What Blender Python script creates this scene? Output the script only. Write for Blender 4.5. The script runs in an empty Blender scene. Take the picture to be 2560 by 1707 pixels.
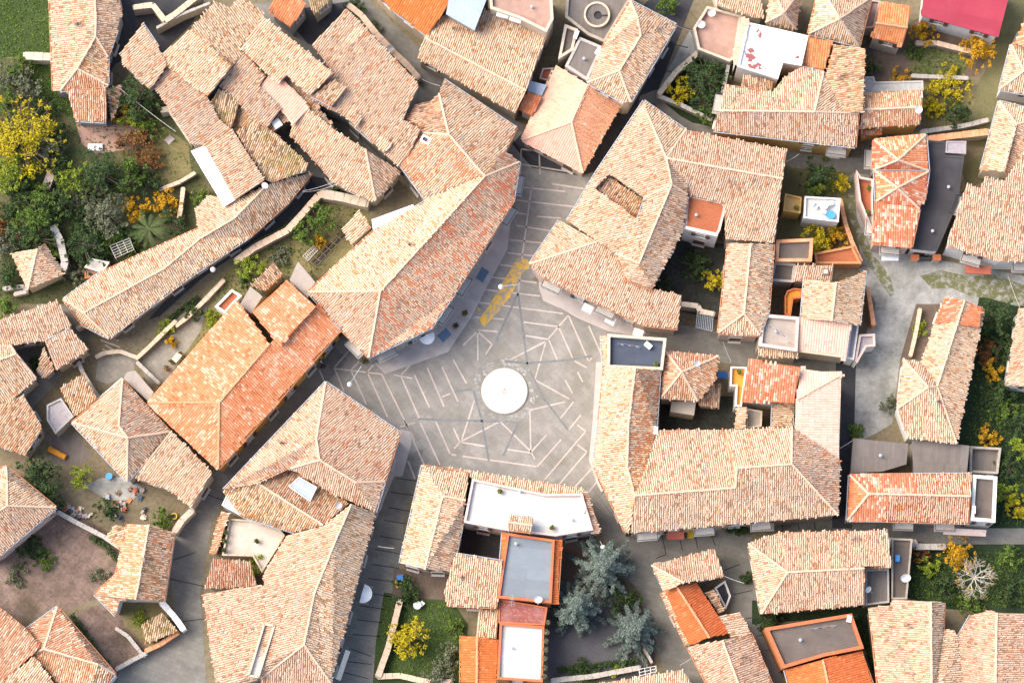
import bpy, math, random
import numpy as np
from mathutils import Vector
from mathutils.geometry import tessellate_polygon

# ---------------------------------------------------------------- camera, sky, sun
S = bpy.context.scene
C = S.collection
W_PX, H_PX, F_PX = 2560.0, 1707.0, 9000.0
TILT = math.radians(9.0)
DIST = 360.0
CAM = (0.0, -DIST*math.sin(TILT), DIST*math.cos(TILT))
cd = bpy.data.cameras.new("camera"); cam = bpy.data.objects.new("camera", cd); C.objects.link(cam)
cd.sensor_width = 36.0; cd.lens = 36.0*F_PX/W_PX; cd.clip_start = 1.0; cd.clip_end = 3000.0
cam.location = CAM; cam.rotation_euler = (TILT, 0, 0)
S.camera = cam

SUN_EL, SUN_AZ = math.radians(52), math.radians(287)
w = bpy.data.worlds.new("World"); S.world = w; w.use_nodes = True
nt = w.node_tree
sky = nt.nodes.new('ShaderNodeTexSky'); sky.sky_type = 'NISHITA'; sky.sun_disc = False
sky.sun_elevation = SUN_EL; sky.sun_rotation = SUN_AZ; sky.air_density = 1.0; sky.dust_density = 3.0
nt.links.new(sky.outputs[0], nt.nodes['Background'].inputs[0])
nt.nodes['Background'].inputs[1].default_value = 0.15
sd = bpy.data.lights.new("sun", 'SUN'); so = bpy.data.objects.new("sun", sd); C.objects.link(so)
sd.energy = 2.15; sd.angle = math.radians(46); sd.color = (1.0, 0.92, 0.82)
sdir = Vector((math.sin(SUN_AZ)*math.cos(SUN_EL), math.cos(SUN_AZ)*math.cos(SUN_EL), math.sin(SUN_EL)))
so.rotation_euler = (-sdir).to_track_quat('-Z', 'Y').to_euler(); so.location = (0, 0, 120)
S.view_settings.view_transform = 'Standard'; S.view_settings.look = 'None'
S.view_settings.gamma = 1.0; S.view_settings.exposure = 1.13
S.render.engine = 'CYCLES'
S.cycles.max_bounces = 5

rng = random.Random(7); nr = np.random.default_rng(7)

def at(px, py, z=0.0):
    xc = (px-W_PX/2)/F_PX; yc = -(py-H_PX/2)/F_PX
    dx, dy, dz = xc, yc*math.cos(TILT)+math.sin(TILT), yc*math.sin(TILT)-math.cos(TILT)
    t = (z-CAM[2])/dz
    return (CAM[0]+dx*t, CAM[1]+dy*t)
M_PX = 0.04

# ---------------------------------------------------------------- materials
MATS = {}
def new_mat(name):
    m = bpy.data.materials.new(name); m.use_nodes = True; MATS[name] = m
    return m, m.node_tree.nodes, m.node_tree.links, m.node_tree.nodes['Principled BSDF']
def node(ns, t, **kw):
    n = ns.new(t)
    for k, v in kw.items(): setattr(n, k, v)
    return n
def ramp(ns, stops, const=False):
    r = ns.new('ShaderNodeValToRGB'); cr = r.color_ramp
    if const: cr.interpolation = 'CONSTANT'
    while len(cr.elements) < len(stops): cr.elements.new(0.5)
    for e, (p, c) in zip(cr.elements, stops):
        e.position = p; e.color = (c[0], c[1], c[2], 1)
    return r
def mixc(ns, ls, fac, a, b, mode='MIX'):
    m = ns.new('ShaderNodeMix'); m.data_type = 'RGBA'; m.blend_type = mode
    for sock, v in ((m.inputs[0], fac), (m.inputs[6], a), (m.inputs[7], b)):
        if isinstance(v, (int, float)): sock.default_value = v
        elif isinstance(v, tuple): sock.default_value = (v[0], v[1], v[2], 1)
        else: ls.new(v, sock)
    return m.outputs[2]
def noise(ns, ls, scale, detail=4.0, rough=0.6, vec=None):
    n = ns.new('ShaderNodeTexNoise'); n.inputs['Scale'].default_value = scale
    n.inputs['Detail'].default_value = detail; n.inputs['Roughness'].default_value = rough
    if vec is not None: ls.new(vec, n.inputs['Vector'])
    return n
def coord(ns): return ns.new('ShaderNodeTexCoord').outputs['Object']
def bumped(ns, ls, bs, h, dist=0.02, strength=0.6):
    b = ns.new('ShaderNodeBump'); b.inputs['Distance'].default_value = dist; b.inputs['Strength'].default_value = strength
    ls.new(h, b.inputs['Height']); ls.new(b.outputs[0], bs.inputs['Normal'])

def mottled(name, c1, c2, c3=None, scale=0.6, fine=8.0, rough=0.9, bump=0.02, spec=0.2):
    """two-scale weathered surface: large patches c1/c2, fine specks c3"""
    m, ns, ls, bs = new_mat(name); co = coord(ns)
    n1 = noise(ns, ls, scale, 5, 0.65, co); n2 = noise(ns, ls, fine, 4, 0.7, co)
    r1 = ramp(ns, [(0.36, c1), (0.64, c2)]); ls.new(n1.outputs[0], r1.inputs[0])
    c3 = c3 or tuple(x*0.6 for x in c1)
    r2 = ramp(ns, [(0.46, (0, 0, 0)), (0.72, (1, 1, 1))]); ls.new(n2.outputs[0], r2.inputs[0])
    col = mixc(ns, ls, r2.outputs[0], r1.outputs[0], c3)
    ls.new(col, bs.inputs['Base Color']); bs.inputs['Roughness'].default_value = rough
    bs.inputs['Specular IOR Level'].default_value = spec
    bumped(ns, ls, bs, n2.outputs[0], bump)
    return m

def tile_mat(name, cols, lichen=(0.40, 0.34, 0.24), lich=0.35, orange=None, thr=0.6, ostretch=None, vvar=0.18):
    """roof tiles: one colour per tile (each tile is its own mesh island) + lichen and replaced-tile patches"""
    m, ns, ls, bs = new_mat(name); co = coord(ns)
    g = ns.new('ShaderNodeNewGeometry'); rnd = g.outputs['Random Per Island']
    tot = sum(x[0] for x in cols); p = 0; st = []
    for wgt, c in cols: st.append((p, c)); p += wgt/tot
    r = ramp(ns, st, True); ls.new(rnd, r.inputs[0]); col = r.outputs[0]
    n1 = noise(ns, ls, 0.45, 4, 0.6, co)
    r1 = ramp(ns, [(0.42, (0, 0, 0)), (0.72, (lich, lich, lich))]); ls.new(n1.outputs[0], r1.inputs[0])
    col = mixc(ns, ls, r1.outputs[0], col, lichen)
    if orange:
        n2 = noise(ns, ls, 0.42, 6, 0.8, co); 
        ad = ns.new('ShaderNodeMath'); ad.operation = 'MULTIPLY_ADD'
        ls.new(rnd, ad.inputs[0]); ad.inputs[1].default_value = 0.16; ls.new(n2.outputs[0], ad.inputs[2])
        r2 = ramp(ns, [(thr, (0, 0, 0)), (thr+0.02, (0.85, 0.85, 0.85))]); ls.new(ad.outputs[0], r2.inputs[0])
        col = mixc(ns, ls, r2.outputs[0], col, orange)
    n4 = noise(ns, ls, 1.1, 6, .78, co); r4 = ramp(ns, [(.55, (0, 0, 0)), (.70, (.5, .5, .5))]); ls.new(n4.outputs[0], r4.inputs[0]); col = mixc(ns, ls, r4.outputs[0], col, tuple(x*.42 for x in lichen))
    n3 = noise(ns, ls, 14, 3, 0.7, co)
    oi = ns.new('ShaderNodeObjectInfo')
    hs = ns.new('ShaderNodeHueSaturation'); ls.new(col, hs.inputs['Color'])
    mr = ns.new('ShaderNodeMapRange'); ls.new(n3.outputs[0], mr.inputs[0]); mr.inputs[1].default_value = 0.3; mr.inputs[2].default_value = 0.7
    mr.inputs[3].default_value = 0.72; mr.inputs[4].default_value = 1.2
    m2 = ns.new('ShaderNodeMapRange'); ls.new(oi.outputs['Random'], m2.inputs[0]); m2.inputs[3].default_value = 1-vvar*0.6; m2.inputs[4].default_value = 1+vvar*0.5
    mm = ns.new('ShaderNodeMath'); mm.operation = 'MULTIPLY'; ls.new(mr.outputs[0], mm.inputs[0]); ls.new(m2.outputs[0], mm.inputs[1])
    ls.new(mm.outputs[0], hs.inputs['Value'])
    m3 = ns.new('ShaderNodeMapRange'); ls.new(oi.outputs['Random'], m3.inputs[0]); m3.inputs[3].default_value = 0.492; m3.inputs[4].default_value = 0.506
    ls.new(m3.outputs[0], hs.inputs['Hue'])
    ls.new(hs.outputs[0], bs.inputs['Base Color']); bs.inputs['Roughness'].default_value = 0.9
    bs.inputs['Specular IOR Level'].default_value = 0.15
    bumped(ns, ls, bs, n3.outputs[0], 0.01)
    return m

CREAM, TAN, PINK, GREY = (.70, .48, .315), (.635, .425, .272), (.66, .41, .265), (.50, .395, .30)
ORNG, BROWN, DARK, PALE = (.59, .25, .115), (.35, .20, .115), (.17, .10, .07), (.74, .565, .415)
tile_mat('tile_old', [(30, CREAM), (26, TAN), (14, PINK), (11, GREY), (5, ORNG), (5, BROWN), (10, PALE)], orange=(.60, .20, .085), thr=.71)
tile_mat('tile_bright', [(38, CREAM), (22, TAN), (13, PINK), (5, GREY), (4, ORNG), (3, BROWN), (16, PALE)], lich=.2, orange=(.60, .21, .09), thr=.72)
tile_mat('tile_grey', [(20, CREAM), (24, TAN), (14, PINK), (24, GREY), (5, ORNG), (9, BROWN), (9, PALE)], lich=.6, lichen=(.38, .32, .25), orange=(.56, .19, .08), thr=.73)  # lichened grey tiles; also laid on east slopes to paint in their shade
tile_mat('tile_patchy', [(20, CREAM), (24, TAN), (14, PINK), (26, GREY), (8, ORNG), (8, BROWN), (6, PALE)], lich=.45, lichen=(.38, .315, .25), orange=(.64, .20, .085), thr=.62)
tile_mat('tile_peach_shade', [(40, (.66, .30, .16)), (40, (.63, .27, .14)), (20, (.58, .23, .11))], lich=.4, lichen=(.68, .38, .24), vvar=.04)  # east slope of the peach roof, its shade put into the tile colour
tile_mat('tile_brown', [(14, CREAM), (20, TAN), (14, PINK), (16, GREY), (16, ORNG), (20, BROWN), (6, DARK)], lich=.5, lichen=(.34, .27, .12), orange=(.45, .16, .05), thr=.70)
tile_mat('tile_rust', [(16, CREAM), (18, TAN), (14, PINK), (20, GREY), (14, ORNG), (12, BROWN)], lich=.4, lichen=(.34, .27, .16), orange=(.50, .17, .06), thr=.61)
tile_mat('tile_moss', [(10, CREAM), (18, TAN), (10, PINK), (18, GREY), (12, ORNG), (22, BROWN), (10, DARK)], lich=.85, lichen=(.24, .24, .06), orange=(.42, .16, .05), thr=.76)
tile_mat('tile_orange', [(30, (.65, .245, .115)), (30, (.61, .21, .09)), (16, (.67, .30, .16)), (6, PINK), (8, (.47, .15, .06))], lich=.25, lichen=(.68, .35, .22), orange=(.70, .45, .31), thr=.665)
tile_mat('tile_new', [(40, (.56, .155, .05)), (40, (.53, .14, .042)), (12, (.48, .12, .035)), (8, (.58, .20, .08))], lich=.2, lichen=(.48, .2, .08), vvar=.08)
tile_mat('tile_neworange', [(40, (.62, .235, .10)), (40, (.58, .21, .09)), (12, (.52, .165, .06)), (8, (.62, .30, .16))], lich=.3, lichen=(.56, .28, .15), vvar=.1)
tile_mat('tile_pale', [(40, (.74, .43, .31)), (40, (.73, .41, .29)), (20, (.70, .37, .25))], lich=.3, lichen=(.70, .37, .25), orange=(.64, .3, .15), thr=.84, vvar=.05)
tile_mat('tile_palepink', [(40, (.72, .455, .36)), (40, (.70, .43, .335)), (12, (.67, .39, .30))], lich=.3, lichen=(.66, .42, .31), vvar=.05)
tile_mat('tile_pink', [(24, (.62, .36, .22)), (20, (.58, .29, .16)), (14, PALE), (14, TAN), (10, (.55, .2, .09)), (6, BROWN)], lich=.3, orange=(.56, .2, .09), thr=.68)
tile_mat('tile_redpatch', [(26, (.56, .19, .09)), (22, (.62, .36, .23)), (16, PALE), (10, TAN), (8, (.5, .15, .06))], lich=.3, lichen=(.6, .4, .28), orange=(.58, .17, .07), thr=.60)
mottled('tile_bed', (.36, .215, .135), (.44, .275, .175), (.23, .13, .08), 1.2, 9)
mottled('tile_bed_new', (.40, .12, .04), (.44, .14, .05), (.30, .09, .03), 1.2, 9)
mottled('mortar', (.62, .44, .31), (.68, .51, .37), (.50, .31, .19), 1.5, 7)
mottled('mortar_orange', (.60, .27, .13), (.66, .36, .2), (.5, .2, .1), 1.5, 7)
mottled('concrete_edge', (.40, .37, .33), (.46, .42, .37), (.28, .24, .2), .8, 6)
# walls
for nm, a, b, c in (('stone', (.36, .31, .25), (.44, .38, .30), (.24, .20, .15)), ('grey', (.36, .345, .33), (.42, .40, .38), (.27, .25, .23)),
                    ('beige', (.52, .43, .32), (.58, .49, .38), (.40, .31, .22)), ('ochre', (.56, .33, .09), (.60, .37, .12), (.46, .25, .08)),
                    ('pink', (.56, .43, .37), (.60, .48, .42), (.46, .33, .28)), ('white', (.70, .67, .62), (.74, .71, .67), (.58, .54, .49)),
                    ('orange', (.52, .22, .09), (.56, .26, .11), (.42, .17, .07)), ('yellow', (.62, .5, .22), (.66, .54, .27), (.52, .4, .18)),
                    ('brown', (.24, .15, .11), (.28, .18, .13), (.16, .1, .08))):
    mottled('wall_'+nm, a, b, c, .35, 3.0, .95, .015)
# ---------------------------------------------------------------- other materials
def paved(name, c1, c2, c3, stone=(.9, .45), moss=None, joint=.72, stain=.45, scale=.2, rough=.88, rot=0.3):
    """stone setts / floor tiles: joints, per-stone tone, broad stains, a little moss"""
    m, ns, ls, bs = new_mat(name); co = coord(ns)
    mp = ns.new('ShaderNodeMapping'); mp.inputs['Rotation'].default_value = (0, 0, rot); ls.new(co, mp.inputs[0])
    bt = ns.new('ShaderNodeTexBrick'); ls.new(mp.outputs[0], bt.inputs['Vector']); bt.inputs['Scale'].default_value = 1.0
    bt.inputs['Brick Width'].default_value = stone[0]; bt.inputs['Row Height'].default_value = stone[1]; bt.inputs['Mortar Size'].default_value = .02
    bt.inputs['Mortar Smooth'].default_value = .6; bt.inputs['Bias'].default_value = 0.0
    bt.inputs['Color1'].default_value = (1, 1, 1, 1); bt.inputs['Color2'].default_value = (.84, .83, .82, 1); bt.inputs['Mortar'].default_value = (joint, joint, joint*.97, 1)
    n1 = noise(ns, ls, scale, 6, .68, co); r1 = ramp(ns, [(.34, c1), (.66, c2)]); ls.new(n1.outputs[0], r1.inputs[0])
    col = mixc(ns, ls, 1.0, r1.outputs[0], bt.outputs[0], 'MULTIPLY')
    n2 = noise(ns, ls, 3.2, 5, .75, co); r2 = ramp(ns, [(.5, (0, 0, 0)), (.74, (stain, stain, stain))]); ls.new(n2.outputs[0], r2.inputs[0]); col = mixc(ns, ls, r2.outputs[0], col, c3)
    n3 = noise(ns, ls, .11, 5, .75, co); r3 = ramp(ns, [(.5, (0, 0, 0)), (.72, (stain, stain, stain))]); ls.new(n3.outputs[0], r3.inputs[0]); col = mixc(ns, ls, r3.outputs[0], col, moss or c3)
    ls.new(col, bs.inputs['Base Color']); bs.inputs['Roughness'].default_value = rough; bs.inputs['Specular IOR Level'].default_value = .2
    bumped(ns, ls, bs, n2.outputs[0], .01)
paved('paving', (.215, .20, .18), (.32, .296, .265), (.15, .145, .125), (1.1, .55), (.175, .165, .11), .8, .55, .3, .9, .75)
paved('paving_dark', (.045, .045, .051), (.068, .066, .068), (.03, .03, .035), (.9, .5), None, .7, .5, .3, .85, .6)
paved('paving_street', (.165, .155, .138), (.245, .23, .20), (.105, .10, .085), (.9, .45), (.12, .12, .085), .75, .5, .3, .9, .3)
paved('band', (.46, .385, .335), (.54, .465, .41), (.34, .285, .24), (1.2, 1.2), None, .9, .6, .6, .9, .2)
mottled('band_dark', (.16, .165, .17), (.21, .21, .205), (.12, .125, .13), .8, 5)
paved('sidewalk', (.44, .385, .355), (.50, .445, .41), (.36, .31, .28), (1.0, .6), None, .86, .4, .4, .9, .5)
paved('concrete', (.20, .20, .182), (.44, .43, .405), (.15, .15, .125), (4.5, 3.5), (.19, .19, .13), .8, .6, .5, .9, .2)
mottled('concrete_floor', (.36, .35, .33), (.42, .405, .375), (.29, .275, .25), .4, 3)
mottled('earth', (.17, .13, .085), (.22, .18, .115), (.11, .10, .05), .25, 2.5)
mottled('soil', (.12, .085, .065), (.17, .125, .095), (.085, .065, .045), .5, 4)
mottled('gravel', (.085, .083, .09), (.12, .115, .118), (.06, .06, .065), .3, 8)
mottled('grass_green', (.042, .066, .020), (.062, .086, .028), (.026, .042, .014), .5, 6, .95, .04)
mottled('grass_dark', (.018, .034, .016), (.032, .050, .020), (.012, .022, .012), .5, 5, .95, .04)
mottled('court_shade', (.03, .032, .026), (.06, .06, .052), (.018, .02, .014), .5, 3)  # courtyard ground, near black: the shade between the walls is painted in
mottled('scrub', (.06, .075, .032), (.13, .115, .055), (.035, .042, .02), .5, 4, .95, .05)
mottled('grass_dry', (.17, .14, .065), (.22, .18, .085), (.10, .10, .035), .5, 5, .95, .03)
mottled('grass_olive', (.14, .13, .062), (.18, .16, .08), (.09, .09, .035), .6, 6, .95, .03)
paved('pink_paving', (.12, .085, .065), (.30, .21, .17), (.06, .05, .03), (1.1, 1.1), (.085, .078, .035), .5, .85, .45, .9, .75)
paved('floor_white', (.56, .535, .495), (.64, .615, .575), (.46, .42, .36), (1.2, 1.2), (.50, .46, .40), .93, .4, .3, .85, .1)
paved('floor_cream', (.52, .455, .375), (.58, .51, .43), (.4, .34, .27), (1.0, 1.0), None, .92, .45, .3, .85, .3)
paved('floor_beige', (.36, .30, .25), (.43, .365, .305), (.26, .21, .17), (1.0, 1.0), None, .85, .5, .35, .9, .1)
paved('floor_blue', (.055, .067, .095), (.078, .092, .122), (.04, .05, .068), (5, 1.0), None, .85, .5, .4, .6, .1)
paved('floor_greyblue', (.19, .22, .245), (.235, .262, .282), (.15, .17, .19), (6, 1.0), None, .93, .45, .3, .7, .1)
mottled('floor_terracotta', (.35, .11, .05), (.39, .13, .06), (.27, .08, .04), .5, 5)
paved('floor_pinkish', (.37, .225, .17), (.45, .285, .225), (.29, .17, .12), (.6, .6), None, .9, .5, .3, .85, .3)
paved('floor_redtile', (.27, .075, .058), (.32, .10, .08), (.42, .27, .235), (.4, .4), None, .7, .75, .6, .6, .1)
paved('floor_brown', (.12, .095, .08), (.18, .145, .12), (.075, .062, .055), (8, 1.0), None, .85, .6, .4, .85, .2)
paved('floor_greybrown', (.165, .14, .122), (.22, .188, .165), (.11, .092, .08), (.25, 9), None, .78, .5, .4, .85, .08)
mottled('floor_lilac', (.33, .29, .30), (.38, .34, .34), (.26, .23, .24), .4, 4)
mottled('floor_charcoal', (.055, .05, .052), (.078, .07, .07), (.035, .032, .036), .4, 4)
mottled('floor_orange', (.60, .26, .035), (.64, .30, .05), (.5, .2, .03), .5, 4)
mottled('floor_ochre', (.56, .34, .12), (.60, .38, .15), (.46, .27, .09), .5, 4)
paved('metal_crimson', (.34, .038, .062), (.38, .05, .075), (.29, .034, .052), (40, 1.0), (.40, .075, .095), .86, .5, .3, .6, .2)
mottled('metal_white', (.78, .78, .77), (.82, .82, .81), (.70, .70, .69), .4, 6, .5)
mottled('metal_blue', (.32, .38, .45), (.38, .44, .51), (.26, .31, .37), .5, 6, .4)
paved('roof_black', (.045, .042, .046), (.066, .062, .065), (.032, .03, .034), (3, 1.0), (.08, .075, .07), .75, .6, .4, .8, .2)
mottled('parapet_orange', (.50, .14, .06), (.55, .17, .075), (.40, .115, .05), .6, 6)
mottled('wood', (.20, .13, .08), (.26, .17, .11), (.13, .085, .055), 1, 9)
mottled('dirtyred', (.42, .11, .07), (.5, .16, .1), (.33, .08, .055), 1, 8)

def peeled_mat():
    m, ns, ls, bs = new_mat('white_peeled'); co = coord(ns)
    n1 = noise(ns, ls, .30, 5, .62, co); r1 = ramp(ns, [(.565, (.72, .71, .70)), (.575, (.27, .085, .075))]); ls.new(n1.outputs[0], r1.inputs[0])
    n2 = noise(ns, ls, 5, 4, .6, co); c = mixc(ns, ls, .12, r1.outputs[0], n2.outputs[1], 'MULTIPLY')
    ls.new(r1.outputs[0], bs.inputs['Base Color']); bs.inputs['Roughness'].default_value = .8
peeled_mat()
def worn_paint(name, paint, base, thr=.5):
    m, ns, ls, bs = new_mat(name); co = coord(ns)
    n1 = noise(ns, ls, 1.5, 7, .8, co); r1 = ramp(ns, [(thr-.07, base), (thr+.05, paint)]); ls.new(n1.outputs[0], r1.inputs[0])
    ls.new(r1.outputs[0], bs.inputs['Base Color']); bs.inputs['Roughness'].default_value = .85
worn_paint('verge', (.12, .12, .045), (.30, .295, .27), .47)
paved('path_stone', (.22, .20, .17), (.32, .29, .25), (.15, .14, .10), (.8, .5), (.17, .16, .08), .75, .6, .35, .9, .9)
worn_paint('yellow_paint', (.64, .36, .03), (.25, .23, .20), .505)
def plain(name, c, rough=.6, metal=0.0, spec=.4):
    m, ns, ls, bs = new_mat(name); co = coord(ns); n1 = noise(ns, ls, 6, 4, .6, co)
    r1 = ramp(ns, [(.3, tuple(x*.86 for x in c)), (.7, tuple(min(1, x*1.08) for x in c))]); ls.new(n1.outputs[0], r1.inputs[0])
    ls.new(r1.outputs[0], bs.inputs['Base Color']); bs.inputs['Roughness'].default_value = rough
    bs.inputs['Metallic'].default_value = metal; bs.inputs['Specular IOR Level'].default_value = spec
for nm, c, r in (('white', (.78, .77, .75), .6), ('glass_dark', (.03, .035, .045), .12), ('shutter_green', (.045, .075, .06), .6), ('shutter_brown', (.10, .05, .035), .6),
                 ('shutter_grey', (.09, .09, .10), .6), ('door_brown', (.13, .065, .035), .6), ('frame_stone', (.55, .5, .44), .8), ('iron', (.05, .05, .055), .5),
                 ('black', (.025, .025, .03), .6), ('bark', (.12, .09, .065), .95), ('bark_pale', (.46, .42, .36), .95), ('blue', (.03, .16, .45), .5), ('bluelight', (.06, .30, .60), .5),
                 ('yellow', (.70, .47, .03), .6), ('orange', (.68, .27, .02), .7), ('red', (.45, .03, .03), .5), ('cream', (.66, .56, .40), .7), ('galv', (.36, .38, .41), .5),
                 ('skin', (.50, .31, .22), .6), ('cloth_blue', (.05, .09, .22), .9), ('cloth_dark', (.03, .03, .04), .9), ('cloth_white', (.7, .7, .7), .9), ('hair', (.03, .02, .015), .8),
                 ('panel', (.36, .40, .45), .25), ('clay', (.48, .2, .09), .8), ('hedge_green', (.03, .075, .04), .9), ('tarp', (.05, .09, .14), .6), ('awning', (.68, .62, .5), .8)):
    plain(nm, c, r)
def leaf_mat(name, cols):
    m, ns, ls, bs = new_mat(name); g = ns.new('ShaderNodeNewGeometry')
    st = [(i/len(cols), c) for i, c in enumerate(cols)]
    r = ramp(ns, st, True); ls.new(g.outputs['Random Per Island'], r.inputs[0])
    n1 = noise(ns, ls, .9, 3, .6, coord(ns)); c = mixc(ns, ls, n1.outputs[0], r.outputs[0], tuple(x*.62 for x in cols[0]))
    ls.new(c, bs.inputs['Base Color']); bs.inputs['Roughness'].default_value = .75; bs.inputs['Specular IOR Level'].default_value = .2
leaf_mat('leaf_green', [(.09, .155, .024), (.13, .20, .03), (.20, .27, .038), (.06, .11, .018)])
leaf_mat('leaf_dark', [(.04, .075, .022), (.06, .105, .028), (.10, .14, .036), (.025, .05, .015)])
leaf_mat('leaf_lime', [(.24, .31, .025), (.18, .26, .02), (.34, .36, .035), (.12, .18, .018)])
leaf_mat('leaf_yellow', [(.55, .42, .015), (.46, .38, .015), (.66, .48, .02), (.26, .27, .018)])
leaf_mat('leaf_gold', [(.60, .30, .012), (.52, .26, .012), (.68, .40, .015), (.28, .19, .02)])
leaf_mat('leaf_olive', [(.14, .155, .085), (.19, .20, .115), (.09, .105, .055), (.24, .245, .15)])
leaf_mat('leaf_conifer', [(.14, .18, .15), (.19, .225, .185), (.09, .13, .105), (.27, .29, .235)])
leaf_mat('leaf_rust', [(.22, .085, .03), (.28, .13, .04), (.14, .06, .03), (.2, .15, .03)])
leaf_mat('leaf_palm', [(.09, .13, .035), (.14, .18, .06), (.2, .22, .09), (.06, .1, .03)])

# ---------------------------------------------------------------- mesh helpers
class MB:
    def __init__(s): s.v = []; s.f = []; s.mi = []
    def add(s, vs, fs, mi=0):
        o = len(s.v); s.v += [tuple(v) for v in vs]
        for f in fs: s.f.append(tuple(i+o for i in f)); s.mi.append(mi)
    def box(s, cx, cy, z0, z1, lx, ly, rot=0.0, mi=0, taper=1.0):
        c, n = math.cos(rot), math.sin(rot); vs = []
        for z, k in ((z0, 1.0), (z1, taper)):
            for sx, sy in ((-1, -1), (1, -1), (1, 1), (-1, 1)):
                x, y = sx*lx/2*k, sy*ly/2*k; vs.append((cx+x*c-y*n, cy+x*n+y*c, z))
        s.add(vs, [(3, 2, 1, 0), (4, 5, 6, 7), (0, 1, 5, 4), (1, 2, 6, 5), (2, 3, 7, 6), (3, 0, 4, 7)], mi)
    def cyl(s, cx, cy, z0, z1, r0, r1=None, n=12, mi=0):
        r1 = r0 if r1 is None else r1; vs = []
        for z, r in ((z0, r0), (z1, r1)):
            for i in range(n): a = 2*math.pi*i/n; vs.append((cx+r*math.cos(a), cy+r*math.sin(a), z))
        s.add(vs, [tuple(reversed(range(n))), tuple(range(n, 2*n))]+[(i, (i+1) % n, n+(i+1) % n, n+i) for i in range(n)], mi)
    def tube(s, p, q, r0, r1=None, n=6, mi=0):
        r1 = r0 if r1 is None else r1; p, q = Vector(p), Vector(q); d = (q-p)
        if d.length < 1e-6: return
        d.normalize(); u = d.orthogonal().normalized(); v = d.cross(u); vs = []
        for c, r in ((p, r0), (q, r1)):
            for i in range(n): a = 2*math.pi*i/n; vs.append(c+u*(r*math.cos(a))+v*(r*math.sin(a)))
        s.add(vs, [tuple(reversed(range(n))), tuple(range(n, 2*n))]+[(i, (i+1) % n, n+(i+1) % n, n+i) for i in range(n)], mi)
    def prism(s, pts, z0, z1, mi=0, mis=None):
        """pts: CCW xy polygon -> closed prism"""
        n = len(pts); tri = tessellate_polygon([[Vector((p[0], p[1], 0)) for p in pts]])
        vs = [(p[0], p[1], z0) for p in pts]+[(p[0], p[1], z1) for p in pts]; fs = []
        for t in tri:
            a = (pts[t[1]][0]-pts[t[0]][0])*(pts[t[2]][1]-pts[t[0]][1])-(pts[t[1]][1]-pts[t[0]][1])*(pts[t[2]][0]-pts[t[0]][0])
            t = tuple(t) if a > 0 else tuple(reversed(t))
            fs.append(tuple(i+n for i in t)); fs.append(tuple(reversed(t)))
        s.add(vs, fs, mi)
        s.add(vs, [(i, (i+1) % n, n+(i+1) % n, n+i) for i in range(n)], mi if mis is None else mis)
    def mesh(s, name, mats):
        me = bpy.data.meshes.new(name); me.from_pydata(s.v, [], s.f)
        for m in mats: me.materials.append(MATS[m])
        if any(s.mi): me.polygons.foreach_set('material_index', s.mi)
        me.update(); return me
def link(name, me, parent=None, loc=None):
    o = bpy.data.objects.new(name, me); C.objects.link(o)
    if parent is not None: o.parent = parent
    if loc is not None: o.location = loc
    return o
def tag(o, label=None, cat=None, group=None, kind=None):
    if label: o['label'] = label
    if cat: o['category'] = cat
    if group: o['group'] = group
    if kind: o['kind'] = kind
    return o
def empty(name, loc=(0, 0, 0), rz=0.0):
    o = bpy.data.objects.new(name, None); C.objects.link(o); o.location = loc; o.rotation_euler = (0, 0, rz); return o
def area2(p): return sum(p[i][0]*p[(i+1) % len(p)][1]-p[(i+1) % len(p)][0]*p[i][1] for i in range(len(p)))/2
def ccw(p): return list(p) if area2(p) > 0 else list(reversed(p))
def inpoly(x, y, p):
    r = False; n = len(p)
    for i in range(n):
        x1, y1 = p[i][:2]; x2, y2 = p[i-1][:2]
        if (y1 > y) != (y2 > y) and x < (x2-x1)*(y-y1)/(y2-y1)+x1: r = not r
    return r
def inset(p, d):
    """offset a CCW polygon inward by d"""
    n = len(p); out = []
    for i in range(n):
        a, b, c = Vector(p[i-1][:2]), Vector(p[i][:2]), Vector(p[(i+1) % n][:2])
        e1, e2 = (b-a), (c-b)
        if e1.length < 1e-5 or e2.length < 1e-5: out.append((b.x, b.y)); continue
        e1.normalize(); e2.normalize(); n1, n2 = Vector((-e1.y, e1.x)), Vector((-e2.y, e2.x)); m = n1+n2
        if m.length < .2: out.append((b.x+n1.x*d, b.y+n1.y*d)); continue
        m.normalize(); k = d/max(.45, m.dot(n1)); out.append((b.x+m.x*k, b.y+m.y*k))
    return out
def pxs(s): return [tuple(float(t) for t in q.split(',')) for q in s.split()]

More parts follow.
